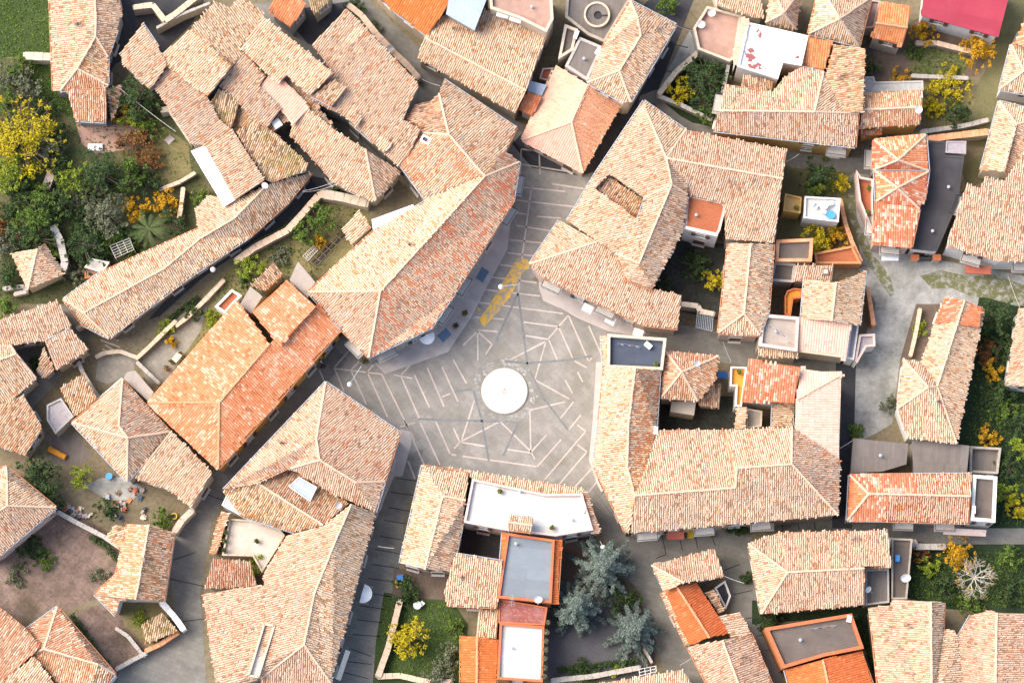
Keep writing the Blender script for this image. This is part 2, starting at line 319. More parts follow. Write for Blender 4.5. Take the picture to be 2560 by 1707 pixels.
# ---------------------------------------------------------------- roofs made of real tiles
def roof_tiles(V, T, facets, flow, kind):
    """V: Nx3 world verts, facets: index lists, T: triangles per facet -> tile verts/quads as arrays.
    Cover tiles are half barrels laid in courses down the slope, each its own island."""
    if kind == 'new': pu, row, jit, hw, hh = .235, .38, .012, .112, .035
    elif kind == 'rib': pu, row, jit, hw, hh = .25, .60, .0, .122, .03
    else: pu, row, jit, hw, hh = .21, .34, .05, .080, .075
    VV, FF, base = [], [], 0
    for fi, f in enumerate(facets):
        P = V[f]; A = np.c_[P[:, :2], np.ones(len(P))]
        if flow[fi] is not None: d = np.array(flow[fi], float)
        else:
            g = np.linalg.lstsq(A, P[:, 2], rcond=None)[0][:2]; d = -g
        d /= max(1e-6, np.linalg.norm(d)); u = np.array([-d[1], d[0]])
        c0 = P[:, :2].mean(0); rel = P[:, :2]-c0; ru, rd = rel@u, rel@d
        iu = np.arange(math.floor(ru.min()/pu)-1, math.ceil(ru.max()/pu)+2); jd = np.arange(math.floor(rd.min()/row)-1, math.ceil(rd.max()/row)+2)
        I, J = np.meshgrid(iu, jd, indexing='ij'); offs = nr.uniform(-.5, .5, len(iu))*(0 if kind == 'rib' else .25 if kind == 'new' else 1.0)
        uu = (I*pu).ravel()+nr.normal(0, jit*.35, I.size); dd = (J*row).ravel()+np.repeat(offs*row, len(jd))+nr.normal(0, jit*.9, I.size)
        X = c0[0]+uu*u[0]+dd*d[0]; Y = c0[1]+uu*u[1]+dd*d[1]
        for t in T[fi]:
            a, b, c = V[t[0]], V[t[1]], V[t[2]]
            den = (b[1]-c[1])*(a[0]-c[0])+(c[0]-b[0])*(a[1]-c[1])
            if abs(den) < 1e-6: continue
            l1 = ((b[1]-c[1])*(X-c[0])+(c[0]-b[0])*(Y-c[1]))/den; l2 = ((c[1]-a[1])*(X-c[0])+(a[0]-c[0])*(Y-c[1]))/den
            k = (l1 >= 0) & (l2 >= 0) & (l1+l2 < 1); n = int(k.sum())
            if not n: continue
            pa = np.linalg.solve(np.array([[a[0], a[1], 1], [b[0], b[1], 1], [c[0], c[1], 1]]), np.array([a[2], b[2], c[2]]))
            x, y = X[k], Y[k]; yaw = nr.normal(0, jit*1.1, n); lift = np.abs(nr.normal(0, jit*.14, n)); wj = 1+nr.normal(0, jit*1.2, n); lj = 1+nr.normal(0, jit*1.5, n)
            tv = np.zeros((n, 8, 3))
            for e, (ev, wd, up) in enumerate(((-row*.56, .88, .0), (row*.56, 1.0, .016))):
                for q, (sx, hz) in enumerate(((-1, -.1), (-.52, .92), (.52, .92), (1, -.1))):
                    du = sx*hw*wd*wj; dv = ev*lj; du2 = du-dv*yaw; dv2 = dv+du*yaw
                    px = x+du2*u[0]+dv2*d[0]; py = y+du2*u[1]+dv2*d[1]
                    tv[:, e*4+q, 0] = px; tv[:, e*4+q, 1] = py; tv[:, e*4+q, 2] = pa[0]*px+pa[1]*py+pa[2]+.02+hz*hh*wj+up+lift*(1 if e else .3)
            if kind == 'old':   # a few tiles are missing or slipped
                keep = nr.random(n) > .012; tv = tv[keep]; n = len(tv)
            VV.append(tv.reshape(-1, 3)); idx = base+np.arange(n)[:, None]*8
            FF.append((idx[:, :, None]+np.array([[0, 4, 5, 1], [1, 5, 6, 2], [2, 6, 7, 3]])[None]).reshape(-1, 4)); base += n*8
    if not VV: return np.zeros((0, 3)), np.zeros((0, 4), int)
    return np.concatenate(VV), np.concatenate(FF)

HOUSES = []           # declared first, then built, so that walls know what stands beside them
FOOT = []             # (polygon, height, house index)
def H(name, label, pieces, wall='stone', cat='house', win=True, shutter='shutter_brown', balc=0, base=0.0, seed=None):
    HOUSES.append(dict(name=name, label=label, pieces=pieces, wall=wall, cat=cat, win=win, shutter=shutter, balc=balc, base=base))

def resolve(pc):
    """piece -> world verts, facets, flow"""
    k = pc[0]
    if k == 'r':
        he, pts, fac = pc[1], pc[2], pc[3]
        lo, _, hi = pts.partition('|'); P = {}
        for names, txt, ridge in (('abcdefghijklmnopqrstuvwxyz', lo, 0), ('ABCDEFGHIJKLMNOPQRSTUVWXYZ', hi, 1)):
            for c, q in zip(names, pxs(txt)): P[c] = [q[0], q[1], q[2] if len(q) > 2 else (None if ridge else 0.0)]
        F, FL = [], []
        for t in fac.split():
            t, _, fl = t.partition('>'); F.append(t)
            FL.append(None if not fl else (float(fl.split(',')[0]), -float(fl.split(',')[1])))
        pitch = pc[5] if len(pc) > 5 else .33
        for c, v in P.items():
            if v[2] is None:
                ds = []
                for t in F:
                    if c not in t: continue
                    best = None
                    for i in range(len(t)):
                        a, b = P[t[i]], P[t[(i+1) % len(t)]]
                        if t[i].islower() and t[(i+1) % len(t)].islower() and a[2] == 0.0 and b[2] == 0.0:
                            L = math.hypot(b[0]-a[0], b[1]-a[1])
                            if L > 20:
                                dd = abs((b[0]-a[0])*(v[1]-a[1])-(b[1]-a[1])*(v[0]-a[0]))/L
                                if best is None or L > best[0]: best = (L, dd)
                    if best: ds.append(best[1])
                v[2] = pitch*M_PX*(sum(ds)/len(ds)) if ds else 1.0
        names = list(P); V = np.array([(*at(P[c][0], P[c][1], he+P[c][2]), he+P[c][2]) for c in names])
        facets = [[names.index(c) for c in t] for t in F]
    elif k == 's':
        he, pts, dn = pc[1], pxs(pc[2]), pc[3]; pitch = pc[5] if len(pc) > 5 else .3
        L = math.hypot(*dn); dn = (dn[0]/L, dn[1]/L); pr = [-(p[0]*dn[0]+p[1]*dn[1])*M_PX*pitch for p in pts]; m = min(pr)
        V = np.array([(*at(p[0], p[1], he+h-m), he+h-m) for p, h in zip(pts, pr)]); facets = [list(range(len(pts)))]; FL = [(dn[0], -dn[1])]
    else:
        he, pts = pc[1], pxs(pc[2]); V = np.array([(*at(p[0], p[1], he), he) for p in pts]); facets = [list(range(len(pts)))]; FL = [None]
    out = []
    for f in facets:
        a = area2([V[i] for i in f]); out.append(f if a > 0 else list(reversed(f)))
    return V, out, FL
def loops(facets):
    E = {}
    for f in facets:
        for i in range(len(f)): E[(f[i], f[(i+1) % len(f)])] = 1
    nx = {}
    for (a, b) in E:
        if (b, a) not in E: nx.setdefault(a, []).append(b)
    res = []
    while nx:
        s = next(iter(nx)); lp = [s]; cur = s
        while True:
            if cur not in nx: break
            n = nx[cur].pop()
            if not nx[cur]: del nx[cur]
            if n == s: break
            lp.append(n); cur = n
            if len(lp) > 200: break
        if len(lp) > 2: res.append(lp)
    return res

# ---------------------------------------------------------------- windows, doors, balconies (prototypes facing -Y, origin on the wall)
def proto():
    P = {}
    b = MB(); w_, h_ = .84, 1.25
    for x in (-w_/2-.06, w_/2+.06): b.box(x, -.02, 0, h_, .12, .10)
    b.box(0, -.02, h_, h_+.14, w_+.24, .10); b.box(0, -.07, -.12, 0, w_+.36, .22)
    P['frame'] = b.mesh('window_frame', ['frame_stone'])
    b = MB(); b.box(0, -.012, 0, h_, w_, .03); P['pane'] = b.mesh('pane', ['glass_dark'])
    b = MB()
    b.box(0, -.045, 0, h_, .05, .04); b.box(0, -.045, h_*.5, h_*.5+.04, w_, .04); P['bar'] = b.mesh('glazing_bar', ['white'])
    for sh in ('shutter_brown', 'shutter_green', 'shutter_grey', 'white'):
        b = MB(); b.box(0, -.1, .01, h_-.01, .44, .045)
        for i in range(7): b.box(0, -.13, .08+i*.165, .16+i*.165, .36, .03)
        P[sh] = b.mesh('shutter', [sh])
    b = MB()
    for x in (-.62, .62): b.box(x, -.02, 0, 2.15, .14, .12)
    b.box(0, -.02, 2.15, 2.33, 1.38, .12); b.box(0, -.12, 0, .1, 1.3, .3); P['door_frame'] = b.mesh('door_frame', ['frame_stone'])
    b = MB(); b.box(0, -.015, .1, 2.15, 1.1, .04)
    for x in (-.27, .27):
        for z in (.25, 1.2): b.box(x, -.045, z, z+.75, .4, .03)
    P['door'] = b.mesh('door', ['door_brown'])
    b = MB(); b.box(0, -.45, -.12, 0, 2.0, .9); b.box(-.7, -.2, -.4, -.12, .12, .4); b.box(.7, -.2, -.4, -.12, .12, .4); P['balcony'] = b.mesh('balcony', ['frame_stone'])
    b = MB()
    for i in range(15): b.box(-.96+i*.137, -.86, 0, .95, .022, .022)
    for x in (-.96, .96):
        for i in range(6): b.box(x, -.12-i*.13, 0, .95, .022, .022)
        b.box(x, -.45, .95, .99, .05, .86)
    b.box(0, -.86, .95, .99, 1.97, .05); P['railing'] = b.mesh('railing', ['iron'])
    return P
PROTO = proto()
def chimney(parent, x, y, z, rot, s=1.0, kind=0):
    b = MB(); b.box(x, y, z-.9, z+.75, .55*s, .7*s, rot, 0); b.box(x, y, z+.75, z+.83, .75*s, .9*s, rot, 0)
    for q in (-.25, .25):
        b.box(x-q*s*math.sin(rot), y+q*s*math.cos(rot), z+.83, z+1.05, .5*s, .12, rot, 0)
    b.box(x, y, z+1.05, z+1.12, .8*s, .95*s, rot, 1)
    link('chimney', b.mesh('chimney', ['wall_white' if kind else 'wall_beige', 'tile_bed']), parent)

KIND = {'tile_new': 'new', 'tile_neworange': 'new', 'tile_orange': 'new', 'tile_pale': 'new', 'tile_palepink': 'rib', 'tile_redpatch': 'new'}
def build_house(h, hi):
    pcs = [resolve(p) for p in h['pieces']]
    c0 = pcs[0][0].mean(0); root = empty(h['name'], (c0[0], c0[1], h['base'])); tag(root, h['label'], h['cat'])
    off = np.array([c0[0], c0[1], h['base']])
    for pc, (V, F, FL) in zip(h['pieces'], pcs):
        kind = pc[0]; V = V-off; top = V[:, 2].max()
        T = [[[f[i] for i in t] for t in tessellate_polygon([[Vector((V[i][0], V[i][1], 0)) for i in f]])] for f in F]
        lps = loops(F); wallm = 'wall_'+h['wall']
        over = .22 if kind != 'f' else .0
        # ---- walls
        wb = MB(); wedges = []
        for lp in lps:
            P = [V[i] for i in lp]; ip = inset(P, over)
            n = len(lp); drop = .10 if kind != 'f' else .02
            vs = [(p[0], p[1], -.4) for p in ip]+[(p[0], p[1], P[i][2]-drop) for i, p in enumerate(ip)]
            wb.add(vs, [(i, (i+1) % n, n+(i+1) % n, n+i) for i in range(n)])
            for i in range(n): wedges.append((ip[i], ip[(i+1) % n], min(P[i][2], P[(i+1) % n][2])-drop))
        link('wall', wb.mesh('wall', [wallm]), root)
        # ---- roof
        if kind in 'rs':
            pal = pc[4]; pal0 = pal[0] if isinstance(pal, tuple) else pal; plainm = not pal0.startswith('tile')
            b = MB(); n = len(V); bed = 'tile_bed_new' if pal0 in ('tile_new', 'tile_neworange', 'tile_orange', 'tile_redpatch') else ('mortar' if pal0 in ('tile_pale', 'tile_palepink') else 'tile_bed')
            if plainm: bed = pal0
            tris = []
            for f, ts in zip(F, T):
                for t in ts: tris.append(tuple(t) if area2([V[i] for i in t]) > 0 else tuple(reversed(t)))
            b.add([tuple(v) for v in V], tris, 0)
            b.add([(v[0], v[1], v[2]-.13) for v in V], [tuple(reversed(t)) for t in tris], 0)
            for lp in lps:
                m = len(lp)
                b.add([tuple(V[i]) for i in lp]+[(V[i][0], V[i][1], V[i][2]-.13) for i in lp], [(m+i, m+(i+1) % m, (i+1) % m, i) for i in range(m)], 0)
            me = b.mesh('roof', [bed])
            ro = link('roof', me, root)
            if not plainm:
                pals = pal if isinstance(pal, tuple) else (pal,)*len(F)
                for fi_, pm_ in enumerate(pals):      # the tiles of one slope
                    q = [fi_]
                    tv, tf = roof_tiles(V, [T[i] for i in q], [F[i] for i in q], [FL[i] for i in q], KIND.get(pm_, 'old'))
                    if not len(tv): continue
                    tm = bpy.data.meshes.new('tiles'); tm.vertices.add(len(tv)); tm.vertices.foreach_set('co', tv.ravel().astype(np.float32))
                    tm.loops.add(tf.size); tm.loops.foreach_set('vertex_index', tf.ravel().astype(np.int32))
                    tm.polygons.add(len(tf)); tm.polygons.foreach_set('loop_start', np.arange(0, tf.size, 4, dtype=np.int32))
                    tm.update(calc_edges=True); tm.materials.append(MATS[pm_])
                    link('roof_tiles', tm, ro)
                # ridge and hip caps along convex inner edges
                EF = {}
                for fi, f in enumerate(F):
                    for i in range(len(f)): EF.setdefault(frozenset((f[i], f[(i+1) % len(f)])), []).append(fi)
                rb = MB(); cnt = 0
                cen = [V[f].mean(0) for f in F]
                for e, fs in EF.items():
                    if len(fs) != 2: continue
                    a, c = (V[i] for i in e); L = np.linalg.norm(a-c)
                    if L < .6: continue
                    mid = (a+c)/2; nn = []
                    for q_ in fs:
                        nv = np.zeros(3)
                        for t_ in T[q_]: w_ = np.cross(V[t_[1]]-V[t_[0]], V[t_[2]]-V[t_[0]]); nv += w_*np.sign(w_[2])
                        nn.append(nv/max(1e-9, np.linalg.norm(nv)))
                    if nn[0]@nn[1] > .992: continue
                    lw = [cen[q][2] for q in fs]
                    if mid[2] < (lw[0]+lw[1])/2-.02: continue
                    k = max(1, int(L/.42)); d = (c-a)/L; s = np.array([-d[1], d[0], 0]); s /= max(1e-6, np.linalg.norm(s)); ww = .14
                    for q in range(k):
                        p0 = a+d*(L*q/k)+s*rng.uniform(-.02, .02); p1 = a+d*(L*(q+1.12)/k)+s*rng.uniform(-.02, .02); pr = []
                        for p, kk, up in ((p0, .85, 0), (p1, 1.0, .025)):
                            for sx, hz in ((-1, -.07), (-.55, .11), (.55, .11), (1, -.07)): pr.append(tuple(p+s*(sx*ww*kk)+np.array([0, 0, hz+.05+up])))
                        rb.add(pr, [(0, 1, 5, 4), (1, 2, 6, 5), (2, 3, 7, 6), (0, 3, 2, 1), (4, 5, 6, 7)]); cnt += 1
                if cnt: link('ridge_tiles', rb.mesh('ridge_tiles', ['mortar_orange' if pal0 in ('tile_new', 'tile_neworange', 'tile_orange') else 'mortar']), ro)
            if not plainm and rng.random() < .45:
                for lp in lps:
                    for i in range(len(lp)):
                        a, c = V[lp[i]], V[lp[(i+1) % len(lp)]]
                        if abs(a[2]-c[2]) < .12 and math.dist(a[:2], c[:2]) > 2.2:
                            d = (c-a)/np.linalg.norm(c-a); nn = np.array([d[1], -d[0], 0])*.10+np.array([0, 0, -.09]); gb = MB(); gb.tube(a+nn, c+nn, .06, .06, 6); link('gutter', gb.mesh('gutter', ['galv' if rng.random() < .5 else 'clay']), ro)
        else:
            z, fl = V[0][2], pc[3]; b = MB(); P = ccw([tuple(V[i][:2]) for i in F[0]])
            ph, pm = (pc[4], pc[5]) if len(pc) > 5 else (0, None); pw = pc[6] if len(pc) > 6 else .26
            b.prism(P, z-.2, z); ro = link('roof_terrace', b.mesh('roof_terrace', [fl]), root)
            if ph:
                ipn = inset(P, pw); onp = inset(P, -.03); n = len(P); pb = MB()
                vs = [(p[0], p[1], z-.25) for p in onp]+[(p[0], p[1], z+ph) for p in onp]+[(p[0], p[1], z+ph) for p in ipn]+[(p[0], p[1], z-.05) for p in ipn]
                fs = []
                for i in range(n):
                    j = (i+1) % n
                    fs += [(i, j, n+j, n+i), (n+i, n+j, 2*n+j, 2*n+i), (2*n+i, 2*n+j, 3*n+j, 3*n+i)]
                pb.add(vs, fs); link('parapet', pb.mesh('parapet', [pm]), root)
        # ---- openings on the walls one can see
        if not h['win']: continue
        for (p, q, zt) in wedges:
            p, q = Vector(p), Vector(q); L = (q-p).length
            if L < 1.6 or zt < 2.4: continue
            d = (q-p)/L; nrm = Vector((d.y, -d.x)); ang = math.atan2(nrm.y, nrm.x)+math.pi/2
            wx, wy = off[0], off[1]; mid = (p+q)/2+Vector((wx, wy))
            view = Vector((CAM[0]-mid.x, CAM[1]-mid.y)); 
            if nrm.dot(view) < 4.0: continue
            k = max(1, int(L/2.7)); rowz = [zt-1.75]
            if zt > 4.9: rowz.append(max(.9, zt-4.7))
            for i in range(k):
                t = L*(i+.5)/k+rng.uniform(-.25, .25); pos = p+d*t; o1 = pos+nrm*.6+Vector((wx, wy)); o2 = pos+nrm*1.6+Vector((wx, wy))
                blk = 0
                for poly, zz, oh in FOOT:
                    if inpoly(o1.x, o1.y, poly) or inpoly(o2.x, o2.y, poly): blk = max(blk, zz)
                for ri, z in enumerate(rowz):
                    if z < blk+.35 or z < .6 or rng.random() < (.22 if h['balc'] == 0 else .06): continue
                    ground = (ri == len(rowz)-1) and blk == 0
                    loc = (pos.x, pos.y, z)
                    def put(nm, key, par, off_=(0, 0, 0), sz=1.0):
                        o = bpy.data.objects.new(nm, PROTO[key]); C.objects.link(o); o.parent = par
                        if par is root: o.location = loc; o.rotation_euler = (0, 0, ang)
                        else: o.location = off_
                        return o
                    if ground and len(rowz) > 1 and i % 2 == 0 or (ground and len(rowz) == 1 and i == k//2 and z < 2.2):
                        loc = (pos.x, pos.y, 0.02); f = put('door_frame', 'door_frame', root); put('door', 'door', f); continue
                    f = put('window', 'frame', root); put('pane', 'pane', f); put('glazing_bar', 'bar', f)
                    if rng.random() < .75:
                        for sx in (-1, 1): put('shutter', h['shutter'], f, (sx*.72, 0, 0))
                    if h['balc'] and ri == 0 and i % h['balc'] == 0:
                        loc = (pos.x, pos.y, z-.5); bo = put('balcony', 'balcony', root); put('railing', 'railing', bo)
    h['root'] = root; h['off'] = off
    return root
# ================================================================ THE HOUSES (traced at photo pixels, each vertex carried to its own height)
OLD, BRI, GRY, PAT, BRN, MOS, ORA, NEW, NOR, PAL, PPK, PNK, RED = ('tile_old', 'tile_bright', 'tile_grey', 'tile_patchy', 'tile_brown', 'tile_moss', 'tile_orange',
    'tile_new', 'tile_neworange', 'tile_pale', 'tile_palepink', 'tile_pink', 'tile_redpatch')  # differing slopes of one house: bright and grey tiles paint in sun and shade
# --- north-west quarter
H('house', 'long tiled house at the top left corner beside the lawn, ridge running north to south', [
  ('r', 4.0, '122,-60 133,227 150,228 270,214 270,142 293,75 303,38 283,-60 | 234,-60 240,48 239,92 193,172', 'abcDCBA cdD deCD efghABC', (BRI, PNK, BRN, GRY)),
  ('s', 3.4, '168,227 266,222 265,306 189,302', (0, 1), PNK)], wall='grey')
H('shed', 'narrow brown tiled lean-to between the long lawn-side house and the dark tree', [('s', 2.6, '270,224 302,211 297,262 278,304', (1, .3), BRN)], wall='ochre', win=False)
H('house', 'five-sided tiled house with a rounded west corner at the top left lane', [('s', 5.0, '302,132 357,60 392,112 417,163 385,212 372,222 306,160', (-.8, .6), OLD)], wall='grey')
H('house', 'tiled house whose low eave overhangs the lower grey roof above the west garden', [('s', 5.8, '398,143 466,205 519,241 577,168 478,73', (-.75, .7), BRI)])
H('house', 'tall tiled house at the top left with a south-east slope and two dormer walls', [('s', 6.0, '478,73 536,5 572,20 600,-10 662,32 602,125 607,131 579,168', (.6, .8), OLD)], wall='grey')
H('house', 'pale tiled house with a sawtooth lower eave in the north-west block', [('s', 6.6, '602,122 694,211 717,189 775,239 833,183 658,41', (-.7, .75), BRI)], wall='grey')
H('house', 'grey weathered roof tucked below the sawtooth eave in the north-west block', [('s', 4.9, '550,212 584,158 608,131 662,194 646,218 702,273 665,322 630,300 600,258', (-.7, .72), GRY), ('s', 3.6, '596,118 672,196 722,182 792,262 846,334 790,300 730,300 700,310 640,300 545,222', (-.7, .72), GRY), ('s', 3.3, '545,250 600,246 652,300 700,318 660,345 600,340 560,312', (-.7, .72), BRN)])
H('house', 'narrow salmon tiled roof between the grey weathered roof and the hipped lane house', [('s', 5.3, '646,218 668,194 706,201 773,270 732,314 702,273', (-.7, .72), PAL)])
H('house', 'hipped tiled house tapering to the lane corner above the walled garden', [
  ('r', 4.0, '724,337 796,414 832,457 921,500 939,502 1003,430 730,316,.5 | 914,374,2.1 842,329,2.1 768,270,2.0', 'abcdeABCg efA', (BRI, GRY))], wall='stone')
H('house', 'largest tiled roof of the north block with raised tile patches and a stepped south-west eave', [
  ('s', 5.6, '781,111 867,22 1043,206 1046,218 1026,255 1008,301 1046,320 1050,328 1020,390 995,414 967,391 934,358 893,321 862,290 815,270 773,245 832,183', (-.62, .78), OLD, .2),
  ('s', 6.6, '780,240 834,201 868,219 829,265', (-.62, .78), BRN, .2), ('s', 7.0, '862,97 895,66 917,77 883,112', (-.62, .78), OLD, .2),
  ('s', 6.1, '936,357 959,339 982,360 959,383', (-.62, .78), OLD, .2), ('s', 6.4, '880,276 905,296 893,320 862,290', (-.62, .78), OLD, .2)], wall='grey')
H('house', 'small rust orange roof at the top edge beside the dark yard', [('s', 4.6, '672,26 700,-25 745,-25 765,14 725,70', (-.5, .8), NOR)], wall='grey')
H('house', 'mossy tiled roof cut by the top edge next to the small rust orange roof', [('s', 4.8, '755,-40 832,-30 826,2 785,37', (.2, 1), MOS)], wall='stone')
H('house', 'smooth orange modern roof at the top edge left of the glazed roof', [('s', 5.6, '920,-55 940,-20 980,24 1068,90 1136,-10 1150,-55', (-.5, .85), NEW, .22)], wall='beige')
H('house', 'broad two-slope tiled house with a long bright ridge north of the piazza lane', [
  ('r', 4.6, '1043,145 1288,284 1370,84 1226,24 1110,38 | 1061,95 1314,227', 'abBA BcdeA', OLD)], wall='beige')
H('glass_roof', 'glazed blue grey metal roof between the orange roof and the pink terrace', [('s', 6.9, '1128,-30 1228,-30 1186,77 1115,36', (-.4, .9), 'metal_blue', .12)], wall='grey', win=False, cat='roof')
H('house', 'house with a pinkish roof terrace holding two white tanks at the top edge', [('f', 6.6, '1222,-30 1378,-30 1383,50 1366,83 1300,50 1226,24', 'floor_pinkish', .45, 'wall_beige')], wall='beige')
H('house', 'terrace block with the dark spiral stairwell at the top edge', [('f', 4.0, '1418,-30 1590,-30 1573,6 1512,108 1470,90 1413,45', 'floor_greybrown', .35, 'wall_stone')], wall='stone')
H('house', 'house with a rubble strewn dark terrace beside a black courtyard', [('f', 4.4, '1412,64 1444,76 1432,128 1396,150', 'floor_brown', .4, 'wall_beige')], wall='beige')
H('house', 'plain grey brown flat roof below the spiral stairwell', [('f', 4.8, '1449,94 1507,118 1468,202 1413,166', 'floor_greybrown', .1, 'concrete_edge')], wall='grey')
H('house', 'long tiled house lining the west side of the dark top street', [
  ('r', 6.3, '1576,2 1505,122 1469,207 1558,257 1577,255 1691,62 | 1594,46,1.5 1602,89 1548,177', 'abcCBA faAB efBC cdeC', (BRI, OLD, GRY, OLD))], wall='beige')
H('house', 'smooth pale peach hipped house at the north tip of the piazza', [
  ('r', 3.4, '1390,163 1304,351 1457,433 1556,257 | 1469,212 1429,306', 'abBA bcB cdAB', (PAL, PAL, 'tile_peach_shade'))], wall='beige')
H('shed', 'small orange roof wedged beside the peach hipped house', [('s', 3.6, '1319,230 1354,241 1330,291 1298,276', (-.4, .9), NOR)], wall='white', win=False)
H('shed', 'small blue grey sheet roof next to the small orange wedge roof', [('s', 3.8, '1323,202 1367,213 1354,240 1319,229', (-.4, .9), 'metal_blue', .1)], wall='grey', win=False)
H('shed', 'dark red box roof in the black gap west of the peach hipped house', [('f', 2.2, '1357,173 1383,172 1370,204 1349,198', 'dirtyred', .3, 'wall_pink', .12)], wall='pink', win=False)
# --- north-east quarter
H('house', 'pinkish terrace with pale parapet overlooking the dark top street', [('f', 3.0, '1767,20 1852,43 1837,148 1822,157 1745,127 1733,74', 'floor_pinkish', .6, 'wall_beige', .22)], wall='grey', win=False)
H('house', 'tiled roof cut by the top edge above the pinkish terrace', [('s', 5.0, '1781,-40 1895,-40 1911,46 1880,42 1796,16', (-.25, 1), OLD)], wall='beige')
H('house', 'small pyramid roofed house with crossing hip lines above the white terrace', [('r', 5.6, '1930,-35 1913,57 1991,74 2006,-30 | 1959,33,2.2', 'abA bcA cdA daA', BRI)], wall='beige')
H('house', 'large pyramid roofed house with crossing pale hip lines at the top right', [('r', 5.8, '2050,-35 2021,85 2148,116 2178,-6 | 2099,48,2.6', 'abA bcA cdA daA', BRI)], wall='beige')
H('house', 'orange gabled house between the pyramid roof and the crimson roof', [('r', 5.0, '2200,3 2278,18 2269,70,1.5 2256,115 2177,94 2190,58,1.5', 'abcf fcde', NOR)], wall='beige')
H('house', 'pale pink terrace strip between the pyramid roof and the orange gabled house', [('f', 3.2, '2177,3 2199,5 2184,70 2160,72', 'floor_pinkish', .3, 'wall_pink', .12)], wall='pink', win=False)
H('house', 'large crimson sheet metal roof at the top right corner', [('s', 4.8, '2314,-45 2532,-45 2496,94 2303,40', (-.2, 1), 'metal_crimson', .12)], wall='white')
H('house', 'house with a dazzling white flat roof peeling to red brown', [('f', 6.2, '1868,58 2020,92 2003,166 1957,158 1944,199 1843,168', 'white_peeled', .3, 'wall_white', .22),
  ('s', 6.0, '1855,43 1872,52 1866,85 1841,165 1832,148', (-1, .1), PAL)], wall='white')
H('house', 'orange grid tiled roof squeezed beside the peeling white roof', [('s', 5.4, '2022,92 2082,105 2059,178 2003,166', (-.1, 1), NOR)], wall='beige')
H('house', 'brown tiled roof with an orange edge, taller than the sand coloured roofs below it', [('s', 6.2, '2085,112 2163,122 2157,281 2044,279', (-1, .1), BRN, .2)], wall='beige')
H('house', 'wide sand coloured house with an ochre street front at the upper right', [
  ('r', 6.2, '1811,214 1783,327 2138,368 2146,284 2059,181 2003,168 1960,195 1930,232 | 1800,277,1.5 2036,280,2.0', 'bcdBA AahgfeB>0,-1 deB', BRI)], wall='ochre', shutter='shutter_brown', balc=2)
H('house', 'small patch of rusty tiles below the peeling white roof', [('s', 5.3, '1858,189 1934,204 1928,232 1852,220', (.1, 1), BRN)], wall='beige', win=False)
H('house', 'pinkish gabled house with an ochre front beside the yellow vine garden', [
  ('r', 4.8, '2161,232 2307,227 2305,268,1.0 2300,312 2148,321 2158,275,1.0', 'abcf fcde', PNK),
  ('s', 3.0, '2151,324 2207,321 2205,338 2151,343', (0, 1), RED)], wall='ochre', shutter='shutter_grey')
H('house', 'grey concrete slab roof behind the pinkish gabled house', [('f', 3.4, '2163,193 2184,193 2188,206 2307,203 2308,226 2161,231', 'concrete_floor', .1, 'concrete_edge', .15)], wall='grey', win=False)
H('house', 'tiled house at the right edge whose upper end is a deep red roof', [('r', 4.6, '2528,112 2499,224 2640,250 2640,130 | 2560,178,1.0 2640,185,1.0', 'abA bcBA daAB', OLD),
  ('s', 5.4, '2536,110 2582,5 2640,5 2640,130', (-1, .2), RED)], wall='white')
H('house', 'hipped tiled house at the right edge below the sloping garden path', [
  ('r', 4.8, '2498,253 2452,425 2515,430 2575,432 2640,290 | 2541,311 2508,428,1.3', 'abBA aAe ABcde', OLD)], wall='beige')
H('house', 'broad striped tile roof on the right edge facing the concrete road', [('s', 5.6, '2417,462 2452,470 2463,445 2513,452 2560,380 2640,380 2640,655 2498,654 2366,615', (-.1, 1), OLD, .2)], wall='white', balc=2)
H('house', 'salmon hipped house with a pale front and white balcony beside the black roof', [
  ('r', 5.0, '2185,350 2315,337 2322,428 2182,426 | 2246,400,1.4', 'abA bcA cdA daA', RED),
  ('r', 5.3, '2186,427 2322,429 2312,495 2299,523 2279,618 2182,608 2190,503 | 2243,470,1.3', 'abA bcdA defgA gaA', RED)], wall='pink', balc=1)
H('house', 'terracotta terrace with a curved white parapet beside the salmon hipped house', [('f', 2.8, '2140,430 2150,446 2181,452 2180,580 2166,552 2147,505', 'floor_terracotta', .7, 'wall_pink', .18)], wall='pink', win=False)
H('house', 'long black flat roof between the salmon house and the striped tile roof', [('f', 3.6, '2322,352 2362,355 2362,388 2410,392 2400,465 2395,505 2342,627 2279,621 2299,525 2316,500', 'roof_black', .08, 'roof_black', .2)], wall='white')
H('shed', 'two lilac slab boxes at the head of the long black roof', [('f', 3.7, '2366,354 2415,354 2414,385 2364,382', 'floor_lilac', .1, 'floor_lilac', .1), ('f', 3.4, '2345,358 2363,356 2362,376 2347,376', 'floor_lilac', 0, None)], wall='grey', win=False)
